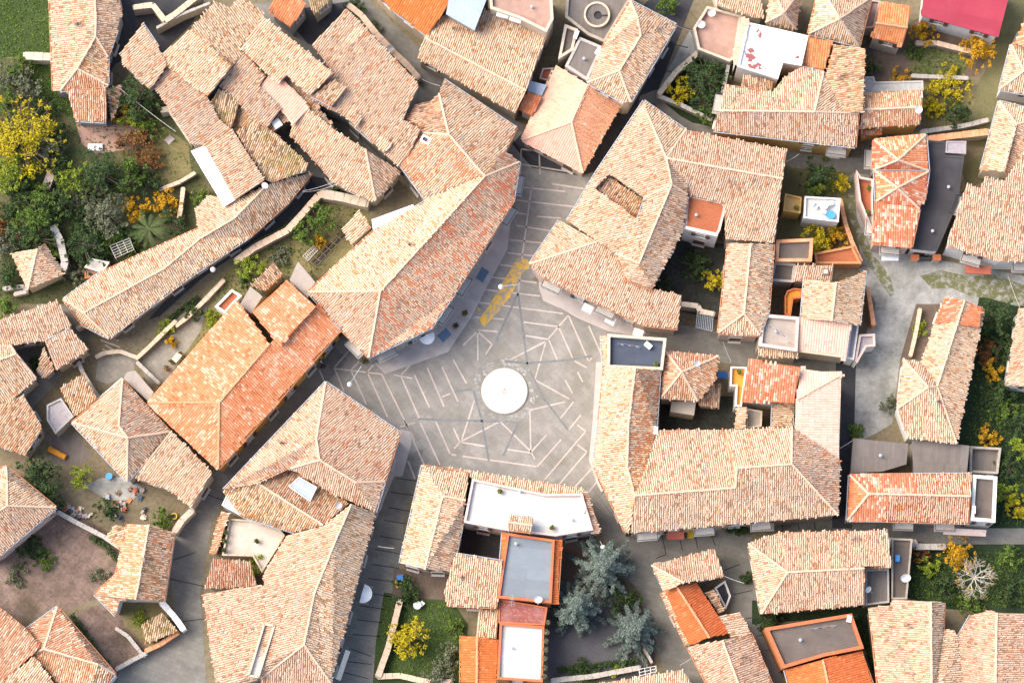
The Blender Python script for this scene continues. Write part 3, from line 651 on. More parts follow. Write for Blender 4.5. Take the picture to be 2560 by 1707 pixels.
# --- central right: the block on the piazza
H('house', 'big striped tile house north-east of the piazza with a terracotta terrace cut into it', [
  ('r', 6.2, '1714,325 1967,375 1936,606 1814,598 1811,508 1719,487 | 1666,396,1.8 1956,447,1.9', 'abBA BcdefA', OLD, .28)], wall='beige', balc=2)
H('house', 'angular tiled house on the dark street with a sunken inner roof', [
  ('r', 6.2, '1610,252 1490,432 1418,552 1495,604,1.0 1541,634,1.0 1567,700,.9 1630,722,.8 1708,575 1719,487,.8 1714,325 1522,434,.34 1613,494,1.55 1594,550,1.6 1488,472,.22 | 1618,285,.8 1666,396,1.8 1679,462,2.0 1597,659,1.6', 'abnk>-1,.3 aklCBA>-1,.3 bcdemn>-1,.3 eDClm>-1,.3 eDCihgf>1,.2 jaAB BCij', (BRI, BRI, BRI, BRI, GRY, OLD, OLD))], wall='beige')
H('house', 'sunken brown tiled roof inside the angular street house', [('s', 5.5, '1519,440 1606,498 1588,556 1482,478', (-.5, .8), BRN, .12)], wall='orange', win=False)
H('house', 'long hipped house on the piazza with white ridge lines and a red brown ground floor', [
  ('r', 5.4, '1324,660 1398,551 1704,738,.9 1694,822 1610,812 1352,690 | 1495,604,1.4 1540,632,1.4 1566,700,1.2 1630,722,1.1', 'abA faABCDcde', BRI)], wall='pink', shutter='shutter_green', balc=2)
H('house', 'terracotta roof terrace with a scalloped white parapet over the dark courtyard', [('f', 5.8, '1717,487 1804,505 1815,516 1800,575 1793,588 1712,570', 'floor_terracotta', .06, 'wall_pink', .22), ('f', 6.1, '1711,564 1795,583 1793,592 1710,572', 'floor_white', 0, None)], wall='white')
H('house', 'narrow house between courtyards with one ridge and a hipped street end', [
  ('r', 5.8, '1821,608 1796,832 1900,838 1922,777 1934,610 | 1877,609,1.2 1860,784', 'abBA bcB cdeAB', (BRI, OLD, GRY))], wall='pink', shutter='shutter_grey')
H('house', 'dark grey terrace edged with tiles between the gardens', [('f', 4.4, '1941,602 2032,598 2028,655 1938,655', 'floor_brown', .4, 'mortar_orange', .3)], wall='grey', win=False)
H('house', 'lower dark grey terrace south of the tile edged terrace', [('f', 3.6, '1936,657 1988,661 1982,706 1926,702', 'floor_brown', .2, 'concrete_edge', .2)], wall='grey', win=False)
H('house', 'small square tiled roof with a white hatch beside the dark terraces', [('s', 5.2, '1987,663 2084,663 2079,702 1985,703', (-.2, 1), OLD)], wall='beige', win=False)
H('house', 'white terrace with a round blue tub among the walled gardens', [('f', 4.4, '2012,493 2100,498 2095,556 2009,546', 'floor_white', .35, 'wall_white', .14)], wall='white', win=False)
H('house', 'ochre terrace beside the white terrace with the blue tub', [('f', 3.6, '1963,486 2003,495 2000,534 1958,528', 'floor_ochre', .3, 'wall_ochre', .14)], wall='ochre', win=False)
H('house', 'terracotta triangle terrace at the bend of the garden wall', [('f', 2.4, '2036,634 2130,616 2152,660 2040,660', 'floor_terracotta', .3, 'wall_orange', .2)], wall='orange', win=False)
H('house', 'gabled house by the concrete road with an orange walled side yard', [
  ('r', 5.4, '2011,698 2003,796 2149,813 2164,678 | 2090,706,1.3 2079,802,1.3', 'abBA ABcd', OLD)], wall='pink')
H('house', 'pale pink ribbed roof facing the east alley', [('s', 5.0, '2000,794 2128,802 2116,895 1994,879', (-.1, 1), PPK, .15)], wall='beige', balc=2)
H('house', 'beige roof terrace with a tiled street edge next to the pale pink ribbed roof', [('f', 5.2, '1906,787 1997,795 1992,880 1896,866', 'floor_beige', .5, 'wall_pink', .3), ('s', 4.6, '1897,866 1993,879 1998,896 1894,889', (0, 1), OLD)], wall='beige')
H('house', 'little white walled house with a tile trimmed terrace at the road bend', [('f', 3.4, '2148,838 2186,836 2187,866 2165,868 2142,908 2136,902', 'floor_lilac', .35, 'wall_pink', .2), ('f', 3.8, '2128,805 2146,815 2134,900 2116,895', 'floor_lilac', .2, 'wall_white', .15)], wall='white', win=False)
H('wall_house', 'curved orange stair house in the black courtyard', [('f', 3.2, '1962,742 1968,728 1984,722 2004,724 2003,745 1982,748 1976,790 1962,788', 'floor_orange', .3, 'parapet_orange', .12)], wall='orange', win=False, cat='house')
H('house', 'corner house on the piazza with a blue floored roof terrace', [('f', 6.0, '1519,837 1665,848 1656,926 1518,920', 'floor_blue', .55, 'wall_beige', .26)], wall='beige')
H('house', 'long tiled wing bending along the east side of the piazza', [
  ('r', 5.8, '1511,918 1497,1050 1483,1160 1562,1327 1572,1334 1613,1172,.4 1640,1080,.3 1650,926,.2 | 1588,921 1571,1057 1568,1167 1588,1245', 'abcdDCBA>-1,.1 AhgfCB>1,0 CfD deD', (BRI, 'tile_rust', 'tile_rust', BRI))], wall='beige')
H('shed', 'narrow tiled strip on the piazza edge of the blue floored terrace', [('s', 5.6, '1503,838 1520,838 1519,922 1508,920', (-1, 0), OLD, .15)], wall='beige', win=False)
H('house', 'largest striped tile house of the south-east block with a long street front', [
  ('r', 6.6, '1646,1075 1812,1074 1980,1068 2101,1152 2095,1287 1576,1332 1613,1172,.4 | 1589,1238 1839,1219 1842,1170,2.2 1979,1160,2.0', 'abBAg bcDCB CDefAB>0,1 cdeD>1,0', (OLD, BRI, GRY, GRY), .26)], wall='beige', balc=2)
H('house', 'pale pink ribbed roof with a slanting ridge over the south-east block', [('r', 6.0, '1978,1150 2097,1152 2103,936,.6 1993,998,1.0 2000,921', 'abcd>1,0 dce>0,-1', PPK)], wall='beige')
H('house', 'square red and cream tiled house on the east alley', [('s', 6.4, '1872,899 2000,917 1985,1009 1855,1001', (-.1, 1), RED, .2)], wall='white')
H('house', 'hipped rusty tiled house next to the blue terrace', [('r', 5.4, '1662,875 1797,890 1788,950 1745,1003 1651,996 | 1704,930,1.5', 'abA bcdA deA eaA', PNK)], wall='beige')
H('shed', 'tan slab roofed box above the dark courtyard of the south-east block', [('f', 3.4, '1679,1003 1740,1003 1735,1038 1676,1029', 'floor_beige', 0, None)], wall='beige', win=False)
H('shed', 'brown lean-to roof between the rusty hipped house and the orange terrace', [('s', 3.0, '1750,963 1803,958 1798,1019 1747,1014', (0, 1), BRN, .1)], wall='beige', win=False)
H('house', 'bright orange L-shaped terrace with white parapet on the east alley', [('f', 4.2, '1827,918 1866,920 1853,1017 1838,1016 1840,966 1825,965', 'floor_orange', .4, 'wall_white', .13)], wall='white', win=False)
H('shed', 'strip of tiled roof beside the small inner yard of the south-east block', [('s', 4.4, '1843,1017 1868,1017 1862,1070 1836,1070', (-1, 0), OLD)], wall='beige', win=False)
H('shed', 'flat brown roof over the small inner yard of the south-east block', [('f', 3.4, '1868,1022 1905,1028 1903,1066 1866,1070', 'floor_beige', .15, 'wall_beige', .15), ('s', 4.6, '1932,1010 1984,1004 1980,1066 1930,1068', (1, 0), OLD)], wall='beige', win=False)
# --- east
H('house', 'long narrow house with orange tiles at its north end, east of the concrete road', [
  ('r', 4.8, '2362,742 2304,905 2258,897 2244,1021 2271,1094 2391,1108 2462,772 | 2411,752,1.2 2343,966 2320,968,1.6', 'abBA bcCB cdC defBC>0,1 fgAB', OLD),
  ('s', 5.35, '2364,742 2409,752 2394,812 2340,806', (-1, .25), RED, .24), ('s', 5.35, '2412,754 2458,772 2444,818 2396,812', (1, .1), NOR, .24)], wall='white')
H('house', 'tiled house with a white trimmed side at the right edge by the dark garden', [('s', 4.4, '2546,770 2515,962 2640,975 2640,770', (-1, .3), OLD, .2)], wall='white')
H('house', 'pair of grey brown corrugated roofs behind the half orange house', [('s', 3.8, '2133,1095 2271,1109 2266,1160 2206,1178 2126,1182', (0, 1), 'floor_greybrown', .08), ('s', 3.6, '2279,1095 2424,1114 2417,1183 2284,1185', (0, 1), 'floor_greybrown', .08)], wall='grey', win=False)
H('house', 'half orange half cream tiled house above the bottom right street', [
  ('r', 5.2, '2124,1187 2430,1184 2423,1307 2118,1300 2284,1185 2318,1304 2206,1301 | 2172,1234,1.3 2427,1240,1.3 2300,1237,1.3 2230,1235,1.3', 'aeCDA ebBC daA dgDA gfCD fcBC', ('tile_redpatch', OLD, NOR, 'tile_redpatch', PAT, OLD))], wall='pink', balc=3)
H('house', 'brown roof terrace with a white and orange tiled parapet at the far right', [('f', 4.9, '2432,1188 2491,1193 2486,1306 2426,1301', 'floor_brown', .5, 'wall_white', .3)], wall='white')
H('shed', 'roofless walled pen with a white box behind the brown roof terrace', [('f', 1.2, '2424,1118 2500,1122 2492,1186 2422,1182', 'floor_greybrown', .8, 'wall_stone', .2)], wall='stone', win=False)
# --- south-east
H('house', 'big cream tiled house with a hipped west end below the bottom right street', [
  ('r', 5.2, '1870,1358 1949,1330 2220,1325 2228,1419 2161,1421,1.4 2161,1511 1903,1534 | 1969,1430 2161,1420,1.45', 'abcdBA BfgA gaA', OLD)], wall='stone')
H('house', 'grey concrete terrace notched into the big cream tiled house', [('f', 3.4, '2163,1424 2221,1422 2222,1505 2164,1512', 'floor_greybrown', .2, 'concrete_edge', .15)], wall='grey', win=False)
H('house', 'dark narrow terrace with a satellite dish beside the garden of the bare tree', [('f', 2.8, '2229,1346 2280,1348 2266,1497 2228,1497', 'floor_brown', .35, 'wall_stone', .15)], wall='stone', win=False)
H('house', 'small wedge of golden brown tiles at the fork of the south-east lanes', [
  ('r', 4.6, '1628,1412 1786,1371 1811,1440 1709,1456,1.3 1663,1478,.5', 'abcd>-.1,-1 ade>-1,.2', OLD)], wall='white')
H('house', 'vivid orange gabled roof leaning along the south lane', [
  ('r', 3.8, '1663,1478 1740,1458 1826,1582 1724,1612 | 1692,1466,1.0 1773,1592,1.0', 'adBA ABcb', NEW), ('s', 3.5, '1652,1480 1664,1479 1725,1612 1716,1614', (-1, .4), OLD, .2)], wall='beige')
H('shed', 'little golden tiled strip and slate patio beside the vivid orange gable', [('s', 2.8, '1764,1482 1784,1472 1812,1525 1798,1533', (1, -.3), BRN, .1), ('f', .8, '1786,1470 1812,1452 1826,1490 1814,1522', 'floor_charcoal', .5, 'wall_white', .15)], wall='white', win=False)
H('house', 'long tiled house running out of the bottom edge between two lanes', [
  ('r', 4.4, '1719,1616 1815,1800 1968,1800 1877,1582 1836,1588,.6 | 1806,1600,1.2 1880,1800,1.2', 'abBA BcdA', OLD), ('s', 4.6, '1797,1540 1849,1529 1876,1583 1830,1592', (1, -.2), OLD, .15)], wall='beige')
H('house', 'tiled house cut by the bottom edge below the gravel yard', [('s', 4.2, '1420,1722 1560,1698 1706,1673 1722,1694 1760,1790 1420,1790', (0, 1), OLD, .2)], wall='beige', win=False)
H('house', 'house with a dark brown roof terrace framed by an orange parapet at the bottom right', [('f', 5.0, '1912,1570 2128,1534 2158,1620 2060,1640 1957,1670', 'floor_brown', .4, 'parapet_orange', .3)], wall='orange')
H('house', 'orange gabled roof below the dark brown framed terrace', [('r', 4.4, '1962,1673 1995,1800 2215,1800 2152,1627 | 2057,1648,1.0 2090,1800,1.0', 'abBA BcdA', NEW)], wall='orange')
H('house', 'patchwork tiled house left of the pit yard in the bottom right corner', [
  ('r', 5.2, '2174,1518 2205,1800 2412,1800 2396,1600 2387,1574 2358,1572 2361,1506 2233,1498 2228,1512 | 2327,1503,1.3 2330,1800,1.6', 'abBAhi AgfedcB', OLD)], wall='beige')
H('house', 'cream tiled house in the very bottom right corner', [
  ('r', 5.0, '2392,1596 2402,1800 2640,1800 2640,1535 2478,1524 2427,1537 | 2492,1531,1.2 2487,1800,1.4', 'abBAef ABcd', OLD)], wall='beige')
# --- south of the piazza
H('house', 'L-shaped tiled house at the south tip of the piazza', [
  ('r', 5.6, '1056,1163 1000,1407 1064,1424 1127,1428 1140,1384 1156,1309 1163,1250,.6 1172,1184 | 1107,1239 1062,1422,1.3', 'abBA aAgh ABdefg', (BRI, OLD, GRY))], wall='stone')
H('house', 'house with a large white roof terrace rimmed with orange tiles facing the piazza', [('f', 5.6, '1181,1198 1362,1236 1455,1235 1482,1325 1388,1340 1260,1325 1160,1306', 'floor_white', .45, 'wall_pink', .2),
  ('s', 5.2, '1100,1164 1240,1188 1460,1220 1466,1234 1362,1238 1180,1198 1172,1184', (.15, -1), OLD, .25), ('s', 5.2, '1457,1222 1466,1226 1503,1330 1482,1335', (1, 0), OLD, .25),
  ('r', 7.2, '1273,1287 1334,1295 1331,1313,.4 1329,1330 1270,1323 1271,1305,.4', 'abcf fcde', OLD)], wall='white')
H('house', 'square tiled wing south of the black courtyard', [('s', 5.2, '1140,1384 1256,1402 1243,1518 1118,1512 1110,1480', (-.1, 1), OLD, .2)], wall='stone')
H('house', 'house with a blue grey roof terrace between orange parapets', [('f', 5.6, '1268,1333 1386,1350 1378,1507 1244,1494', 'floor_greyblue', .35, 'parapet_orange', .22),
  ('s', 5.3, '1388,1350 1403,1350 1393,1508 1380,1508', (1, 0), NEW, .2), ('s', 5.3, '1257,1330 1268,1332 1262,1410 1251,1404', (-1, 0), NEW, .2)], wall='orange')
H('house', 'mottled red tiled terrace south of the blue grey roof terrace', [('f', 4.6, '1247,1497 1368,1518 1361,1562 1247,1556', 'floor_redtile', .1, 'parapet_orange', .12)], wall='orange', win=False)
H('house', 'white floored terrace with a row of flower pots on its orange parapet', [('f', 4.2, '1250,1557 1360,1566 1356,1704 1243,1697', 'floor_white', .4, 'parapet_orange', .2)], wall='orange')
H('shed', 'little tiled lean-to beside the mottled red terrace', [('s', 3.4, '1196,1524 1247,1525 1241,1596 1190,1591', (-.1, 1), OLD, .15)], wall='beige', win=False)
H('house', 'bright orange low roof at the bottom edge beside the lawn', [('r', 3.6, '1153,1588 1152,1705 1241,1705 1242,1598 | 1193,1592,.5 1192,1705,.5', 'abBA BcdA', NEW)], wall='orange', win=False)
# --- south-west block
H('house', 'bowl shaped tiled house pointing its north corner at the piazza', [
  ('r', 6.0, '814,955 559,1223 645,1208,1.3 727,1170,.9 832,1234,.6 939,1279 962,1203 1000,1081 | 791,1098,2.2 799,1150,2.3 890,1206,1.5', 'abcdBA>-.6,-.6 aABCgh>.8,-.8 gCf fCBde>-.3,1', BRI)], wall='beige', shutter='shutter_grey')
H('house', 'tiled house with a glazed skylight in the middle of the south-west block', [
  ('r', 5.6, '559,1224 607,1290 735,1330 808,1312,1.3 645,1208,1.3 727,1172,-.2 832,1236,-.2 872,1258,.3', 'abcde edhgf', BRN)], wall='beige')
H('house', 'huge cream tiled house filling the south-west block with a slit terrace in its roof', [
  ('r', 5.6, '939,1281 826,1705 805,1800 640,1800 653,1695 545,1730 525,1613 508,1486 584,1471 660,1462 660,1430 717,1338 808,1314,1.2 | 878,1260 839,1351 786,1483 760,1611', 'ABCDefghijklm>-1,.25 abDCBA bcdeD', (BRI, GRY, OLD), .24)], wall='grey', shutter='shutter_grey')
H('house', 'cream walled courtyard terrace in the south-west block', [('f', 2.6, '574,1297 620,1300 700,1325 712,1338 655,1430 632,1390 556,1388', 'floor_cream', .3, 'wall_beige', .15), ('s', 3.0, '553,1277 574,1283 541,1384 524,1384', (-1, .2), PNK, .2)], wall='pink', win=False)
H('shed', 'white flat roofed shed on the grey lane', [('f', 4.2, '566,1239 611,1259 602,1288 555,1262', 'floor_white', .08, 'wall_white', .1)], wall='white', win=False)
H('house', 'reddish brown ribbed lean-to below the cream courtyard terrace', [('r', 3.2, '512,1470 643,1464 626,1404,1.4 533,1396,1.4', 'abcd>0,1', PNK)], wall='beige', win=False)
H('house', 'long orange house with a notched north slope west of the piazza', [
  ('r', 5.6, '370,1006 594,752 546,1172 850,826 803,762,.6 | 548,1006 673,860 788,766', 'abBA ABCedc>.7,.7 acA', ORA),
  ('r', 6.0, '630,779 717,701 790,766,1.5 699,865,1.5', 'abcd>-.7,-.7', ORA)], wall='ochre', shutter='shutter_brown')
H('house', 'tall palazzo on the west side of the piazza with orange patches on its street slope', [
  ('r', 6.0, '1090,488 934,577 770,730 852,822 922,893 1079,818 1133,738 1283,503 1299,405 1262,378,1.2 | 1212,441,2.0 951,728,2.0', 'abcBA cdeB efghiAB ijA', (BRI, BRI, PAT, PAT))], wall='grey', shutter='shutter_grey', balc=3)  # sun side bright, street slopes greyer: light and shade painted into the tile colours
H('house', 'rusty tiled house with a curved ridge joining the palazzo to the north lane', [
  ('r', 5.6, '1110,199 1291,320 1262,378 1212,441,1.6 1122,337,1.6 1098,235,1.3 1074,255 1040,262 1012,296 1055,332 1000,412 1069,506 1090,487', 'abcdef>.7,-.7 fghije>-1,.2 jklmde>-.7,.7', ('tile_old', BRN, PAT))], wall='grey')
H('shed', 'white flat canopy behind the palazzo', [('f', 4.6, '929,549 1033,511 1039,534 932,573', 'metal_white', 0, None)], wall='white', win=False)
H('shed', 'small tiled outhouse in the walled garden behind the palazzo', [('s', 3.6, '855,572 898,526 928,569 879,613', (-.7, .6), OLD)], wall='beige', win=False)
H('house', 'blank tan slab between the orange house and the palazzo', [('f', 5.4, '724,699 745,654 788,705 769,745', 'floor_beige', 0, None)], wall='beige', win=False)
H('shed', 'small golden tiled roof north of the orange house', [('s', 4.4, '628,712 684,656 708,685 663,728', (.6, .7), BRN)], wall='beige', win=False)
H('shed', 'tan slab next to the small golden tiled roof', [('f', 4.6, '600,761 626,716 656,741 628,784', 'floor_beige', 0, None)], wall='beige', win=False)
H('shed', 'little orange floored terrace in a white frame beside the long orange house', [('f', 3.2, '538,768 580,725 604,740 563,784', 'floor_terracotta', .35, 'wall_white', .2)], wall='white', win=False)
# --- west: the long row along the dark lane
H('house', 'long curving tiled row house along the dark lane in the west', [
  ('r', 3.2, '158,748 250,682 495,572 487,524 522,488 588,500,.8 668,462,1.6 781,431 719,507 625,592 472,694 362,776 273,845 207,812 | 209,782 411,671 500,597 587,545,1.7', 'abcCBA cdefDC fgD DghijklmABC>.5,.8 aAmn', (BRI, BRI, OLD, GRY, OLD))], wall='stone')
H('house', 'tiled house with a strip of white translucent sheets along its west eave', [('s', 5.2, '513,365 584,328 661,450 588,500', (-.85, .5), OLD, .22), ('s', 4.6, '477,378 512,364 588,500 560,517', (-.85, .5), 'metal_white', .12)], wall='beige')
H('house', 'russet mossy roof east of the white sheeted house', [('s', 5.0, '590,330 638,306 700,345 770,410 765,426 680,457 661,448', (-.4, .9), MOS, .18)], wall='stone')
H('house', 'little yellow green mossy roof by the blue gap in the north-west block', [('s', 4.4, '528,256 546,222 598,257 588,292 570,345 548,300', (-.2, 1), MOS, .15)], wall='stone', win=False)
H('house', 'sloping grey brown roof above the pale garden wall in the north-west', [('s', 4.6, '386,216 419,166 466,204 520,245 548,300 585,328 515,365 478,358 436,292', (-.8, .55), GRY, .22)], wall='beige')
H('house', 'small tiled cottage with a single ridge in the west garden', [('r', 2.6, '28,633 68,725 160,686 112,607 | 93,622,1.0 69,724,1.0', 'abBA BcdA', OLD)], wall='beige', win=False)
H('shed', 'orange and white domed kiosk beside the long curving row house', [('f', 2.4, '212,668 230,647 273,656 257,682', 'floor_cream', .1, 'wall_white', .1), ('f', 1.5, '212,696 214,669 256,682 250,690', 'floor_pinkish', .1, 'parapet_orange', .1)], wall='orange', win=False)
H('house', 'tiled house at the left edge below the small garden cottage', [('s', 4.4, '-40,822 0,799 143,751 179,813 107,852 28,862 -40,885', (.35, 1), OLD, .15)], wall='beige')
H('house', 'square tiled house beside the round paved court in the west', [('s', 4.0, '112,853 176,822 222,873 140,925', (.4, 1), OLD, .2)], wall='stone')
H('house', 'tiled house at the left edge above the stepped courtyard', [('r', 4.4, '-40,838 25,862 90,945 18,1012 -40,1045 | -40,912,1.4 40,885,1.4', 'abBA bcB cdeAB', OLD)], wall='beige')
H('house', 'brownish tiled house at the left edge beside the dark round tree', [('s', 4.2, '-40,1035 58,987 103,1062 102,1078 62,1138 -40,1100', (-.6, .8), BRN, .2)], wall='stone')
H('house', 'pale lilac flat terrace between the west roofs', [('f', 2.6, '118,1013 153,996 184,1041 139,1084 118,1050', 'floor_lilac', .2, 'wall_grey', .15)], wall='stone', win=False)
H('house', 'small golden tiled roof above the lilac terrace', [('s', 3.8, '150,970 209,935 243,996 212,1024 186,1040', (-.3, 1), BRN, .2)], wall='beige')
H('house', 'hipped tiled house with crossing ridges west of the long orange house', [
  ('r', 5.2, '306,951 180,1056 318,1203 425,1079 | 297,1065,2.0 319,1094,2.0', 'abBA>-.8,.6 bcB cdB daAB>.8,-.5', (BRI, OLD, GRY, GRY))], wall='beige')
H('house', 'tiled house with its long low eave over the grey lane south of the orange house', [('s', 4.8, '429,1078 530,1180 478,1268 420,1222 330,1193', (-.6, .75), OLD, .2)], wall='beige')
H('house', 'large tiled house at the left edge above the pink paved court', [('r', 5.0, '-40,1190 15,1165 140,1268 0,1386 -40,1410 | 18,1195,1.6 18,1264,1.6 -40,1300,1.6', 'bcBA>.8,-.5 cdeCB>.6,.7 abA aABC', OLD)], wall='pink')
H('house', 'cream and rust gabled house between the pink court and the grey lane', [
  ('r', 4.6, '319,1309 290,1436 236,1484 288,1538 300,1500 408,1503 434,1330 | 372,1312,1.4 339,1498,1.4', 'abcdeBA ABfg', (PNK, BRN)), ('s', 4.0, '268,1338 288,1311 317,1318 304,1380', (-1, .3), BRN, .2)], wall='white')
H('shed', 'moss covered low roof behind the white wall strip at the lane bend', [('s', 1.8, '355,1562 405,1530 444,1576 365,1610', (-.2, 1), MOS, .1)], wall='beige', win=False)
H('house', 'hipped rusty tiled house near the bottom left corner', [('r', 4.8, '143,1516 62,1574 85,1632 205,1780 288,1684 | 110,1621 245,1660,1.2', 'abcA>-1,.2 aABe>1,-.5 BedcA>-.3,1', PNK)], wall='white')
H('house', 'tiled house at the bottom left with a plain orange strip', [('s', 4.6, '-40,1490 60,1570 100,1617 15,1697 -40,1690', (-.6, .8), PNK, .2), ('s', 4.75, '95,1600 100,1617 15,1697 4,1690', (-.6, .8), NEW, .2)], wall='beige', win=False)
H('house', 'grey tinged tiled roof in the very bottom left corner', [('s', 4.2, '-40,1700 15,1698 85,1640 160,1740 130,1800 -40,1800', (-.6, .8), GRY, .2)], wall='beige', win=False)

H('house', 'plain tan gable block on the north tip of the crossing ridge house', [('f', 4.4, '309,945 318,930 338,926 384,980 372,1004', 'floor_beige', 0, None)], wall='beige', win=False)
H('shed', 'small lilac walled lean-to between the left edge house and the square tiled house', [('s', 3.0, '108,868 136,924 112,946 92,930', (-.5, .6), GRY, .15)], wall='grey', win=False)
for i, h in enumerate(HOUSES):
    for p in h['pieces']:
        V, F, FL = resolve(p)
        for f in F: FOOT.append(([tuple(V[q][:2]) for q in f], float(V[f][:, 2].min()), i))
for i, h in enumerate(HOUSES): build_house(h, i)

# ================================================================ GROUND, STREETS, GARDENS
b = MB(); b.box(0, 0, -.6, 0, 420, 420); tag(link('ground', b.mesh('ground', ['earth'])), kind='structure')
LEVEL = {}
def ground(name, pts, mat, lev):
    P = ccw([at(x, y, 0) for x, y in pxs(pts)]); b = MB(); n = len(P); z = .004*lev
    tri = tessellate_polygon([[Vector((p[0], p[1], 0)) for p in P]])
    b.add([(p[0], p[1], z) for p in P], [t if area2([P[i] for i in t]) > 0 else tuple(reversed(t)) for t in tri])
    return tag(link(name, b.mesh(name, [mat])), kind='structure')
ground('lane', '560,20 900,-20 1060,130 1330,330 1240,420 1100,300 900,560 560,640 200,860 140,960 60,1040 -60,1100 -60,900 140,720 480,560 700,420', 'paving_street', 1)
ground('piazza', '1262,330 1390,330 1480,360 1520,400 1330,700 1700,850 1560,860 1500,1160 1620,1360 1480,1260 1040,1190 960,1240 700,1120 760,880 900,820 1080,760 1260,520', 'paving', 2)
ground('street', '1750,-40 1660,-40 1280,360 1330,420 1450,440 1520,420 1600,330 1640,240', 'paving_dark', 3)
ground('street', '1600,240 1640,225 1800,310 1970,380 2140,400 2160,430 1960,420 1700,340 1590,290', 'paving_street', 4)
ground('alley', '1560,800 1720,815 1900,850 2000,880 2120,880 2150,930 1980,940 1780,900 1600,900', 'paving_street', 3)
ground('road', '2110,600 2150,480 2120,420 2170,400 2190,620 2560,690 2620,690 2620,820 2400,760 2320,780 2250,900 2230,1060 2140,1110 2090,1130 2090,930 2150,880 2190,760', 'concrete', 4)
ground('alley', '2090,900 2140,900 2130,1320 2080,1320', 'paving_dark', 6)  # deep shade between the houses painted in as dark paving
ground('road', '2560,-40 2490,60 2480,150 2420,250 2380,330 2300,350 2470,370 2500,260 2540,120 2640,-40', 'grass_olive', 3)
ground('street', '1480,1220 1560,1320 2100,1290 2640,1300 2640,1380 2240,1350 1900,1320 1800,1380 1640,1410 1560,1330', 'paving_street', 3)
ground('lane', '1470,1260 1600,1330 1640,1420 1830,1740 1690,1740 1620,1580', 'paving_street', 4)
ground('lane', '1790,1360 1880,1340 1900,1560 1980,1760 1920,1760 1830,1530', 'paving_street', 4)
ground('street', '900,1180 1060,1120 1010,1300 1000,1440 960,1560 920,1760 790,1760 860,1400', 'paving_street', 4)
ground('street', '530,1160 640,1040 830,860 870,900 700,1080 580,1220 530,1300 500,1480 520,1760 280,1760 300,1660 440,1560 420,1360 480,1250', 'paving_street', 3)
ground('pavement', '1283,488 1276,560 1268,625 1208,735 1180,790 1120,880 1050,905 962,935 928,900 1079,824 1133,744 1260,540', 'sidewalk', 9)
ground('pavement', '1346,690 1348,722 1358,752 1404,772 1446,796 1520,828 1606,842 1620,822 1480,760', 'sidewalk', 9)
ground('pavement', '1507,905 1490,905 1482,1050 1472,1150 1496,1218 1500,1190 1508,1000', 'sidewalk', 9)
ground('pavement', '1001,1072 1030,1080 1028,1110 1006,1190 985,1190 940,1300 928,1300 955,1210', 'sidewalk', 9)
ground('lawn', '-60,-60 124,-60 134,225 172,235 185,300 90,240 60,140 -60,150', 'grass_green', 3)
ground('garden', '-60,130 90,160 190,290 420,240 480,360 560,520 480,580 260,680 160,760 40,760 -60,800', 'scrub', 2)
ground('yard', '230,-20 520,-20 480,60 400,140 330,140 290,160 262,200 250,120 290,60', 'paving_dark', 3)
ground('street', '1690,300 1800,320 1990,370 2000,400 2150,395 2180,340 2190,440 2110,430 1980,420 1930,375 1780,345', 'paving_street', 6)
ground('verge', '2120,440 2150,430 2138,480 2137,530 2150,568 2166,594 2184,640 2204,660 2228,700 2236,735 2226,742 2212,722 2190,690 2172,664 2158,634 2142,596 2122,540', 'verge', 7)
ground('verge', '2300,690 2350,676 2420,690 2480,686 2560,712 2640,730 2640,770 2540,765 2470,745 2430,742 2380,720 2330,722', 'verge', 7)
ground('garden_path', '190,310 300,300 372,330 350,370 240,385 205,360', 'floor_pinkish', 4)
ground('garden', '375,290 470,360 480,440 420,470 360,460 350,360', 'grass_dry', 3)
ground('garden', '560,680 720,520 810,475 920,510 930,590 780,720 700,690 590,800 480,900 400,960 350,900 440,790', 'grass_dry', 4)
ground('path', '345,900 440,800 520,730 560,690 520,760 500,830 410,960 370,960', 'path_stone', 5)
ground('court', '245,895 300,880 340,890 335,930 270,960 238,950', 'path_stone', 5)
ground('yard', '700,30 900,0 880,40 800,120 770,110', 'paving_dark', 3)
ground('yard', '60,1120 200,1070 340,1190 470,1260 440,1330 260,1320 140,1250', 'earth', 3)
ground('yard', '250,1195 330,1190 360,1225 330,1250 270,1250 210,1215', 'concrete', 4)
ground('yard', '120,1090 190,1080 230,1140 200,1160 130,1160', 'floor_greybrown', 4)
ground('yard', '0,1390 140,1270 200,1290 330,1360 300,1500 230,1500 130,1540 60,1570 -60,1500', 'pink_paving', 3)
ground('yard', '215,1520 290,1500 380,1610 350,1650 280,1690 180,1560', 'pink_paving', 4)
ground('yard', '300,1500 410,1500 450,1570 370,1620 310,1560', 'grass_dry', 5)
ground('garden', '1735,130 1825,155 1790,340 1700,290 1640,240', 'grass_dark', 5)
ground('ramp', '1724,77 1748,128 1660,222 1646,220', 'concrete', 6)
ground('courtyard', '1640,600 1820,610 1800,800 1620,760', 'court_shade', 3)
ground('courtyard', '1650,990 1860,990 1860,1090 1650,1090', 'court_shade', 4)
ground('lane', '470,690 640,580 780,440 830,450 760,540 640,600 500,700 400,790 370,800', 'paving_dark', 6)  # shadow of the row house painted in as dark paving
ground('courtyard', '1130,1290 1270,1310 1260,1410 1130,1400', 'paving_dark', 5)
ground('garden', '2155,110 2310,40 2500,90 2440,190 2160,230', 'soil', 5)
ground('lawn', '2310,112 2425,128 2410,190 2280,190 2270,140', 'grass_olive', 6)
ground('garden', '2305,195 2420,195 2440,250 2410,320 2310,330', 'grass_dry', 7)
ground('garden', '1960,400 2130,400 2150,640 1940,620', 'grass_olive', 5)
ground('garden', '2400,420 2460,380 2470,450 2420,470', 'grass_olive', 6)
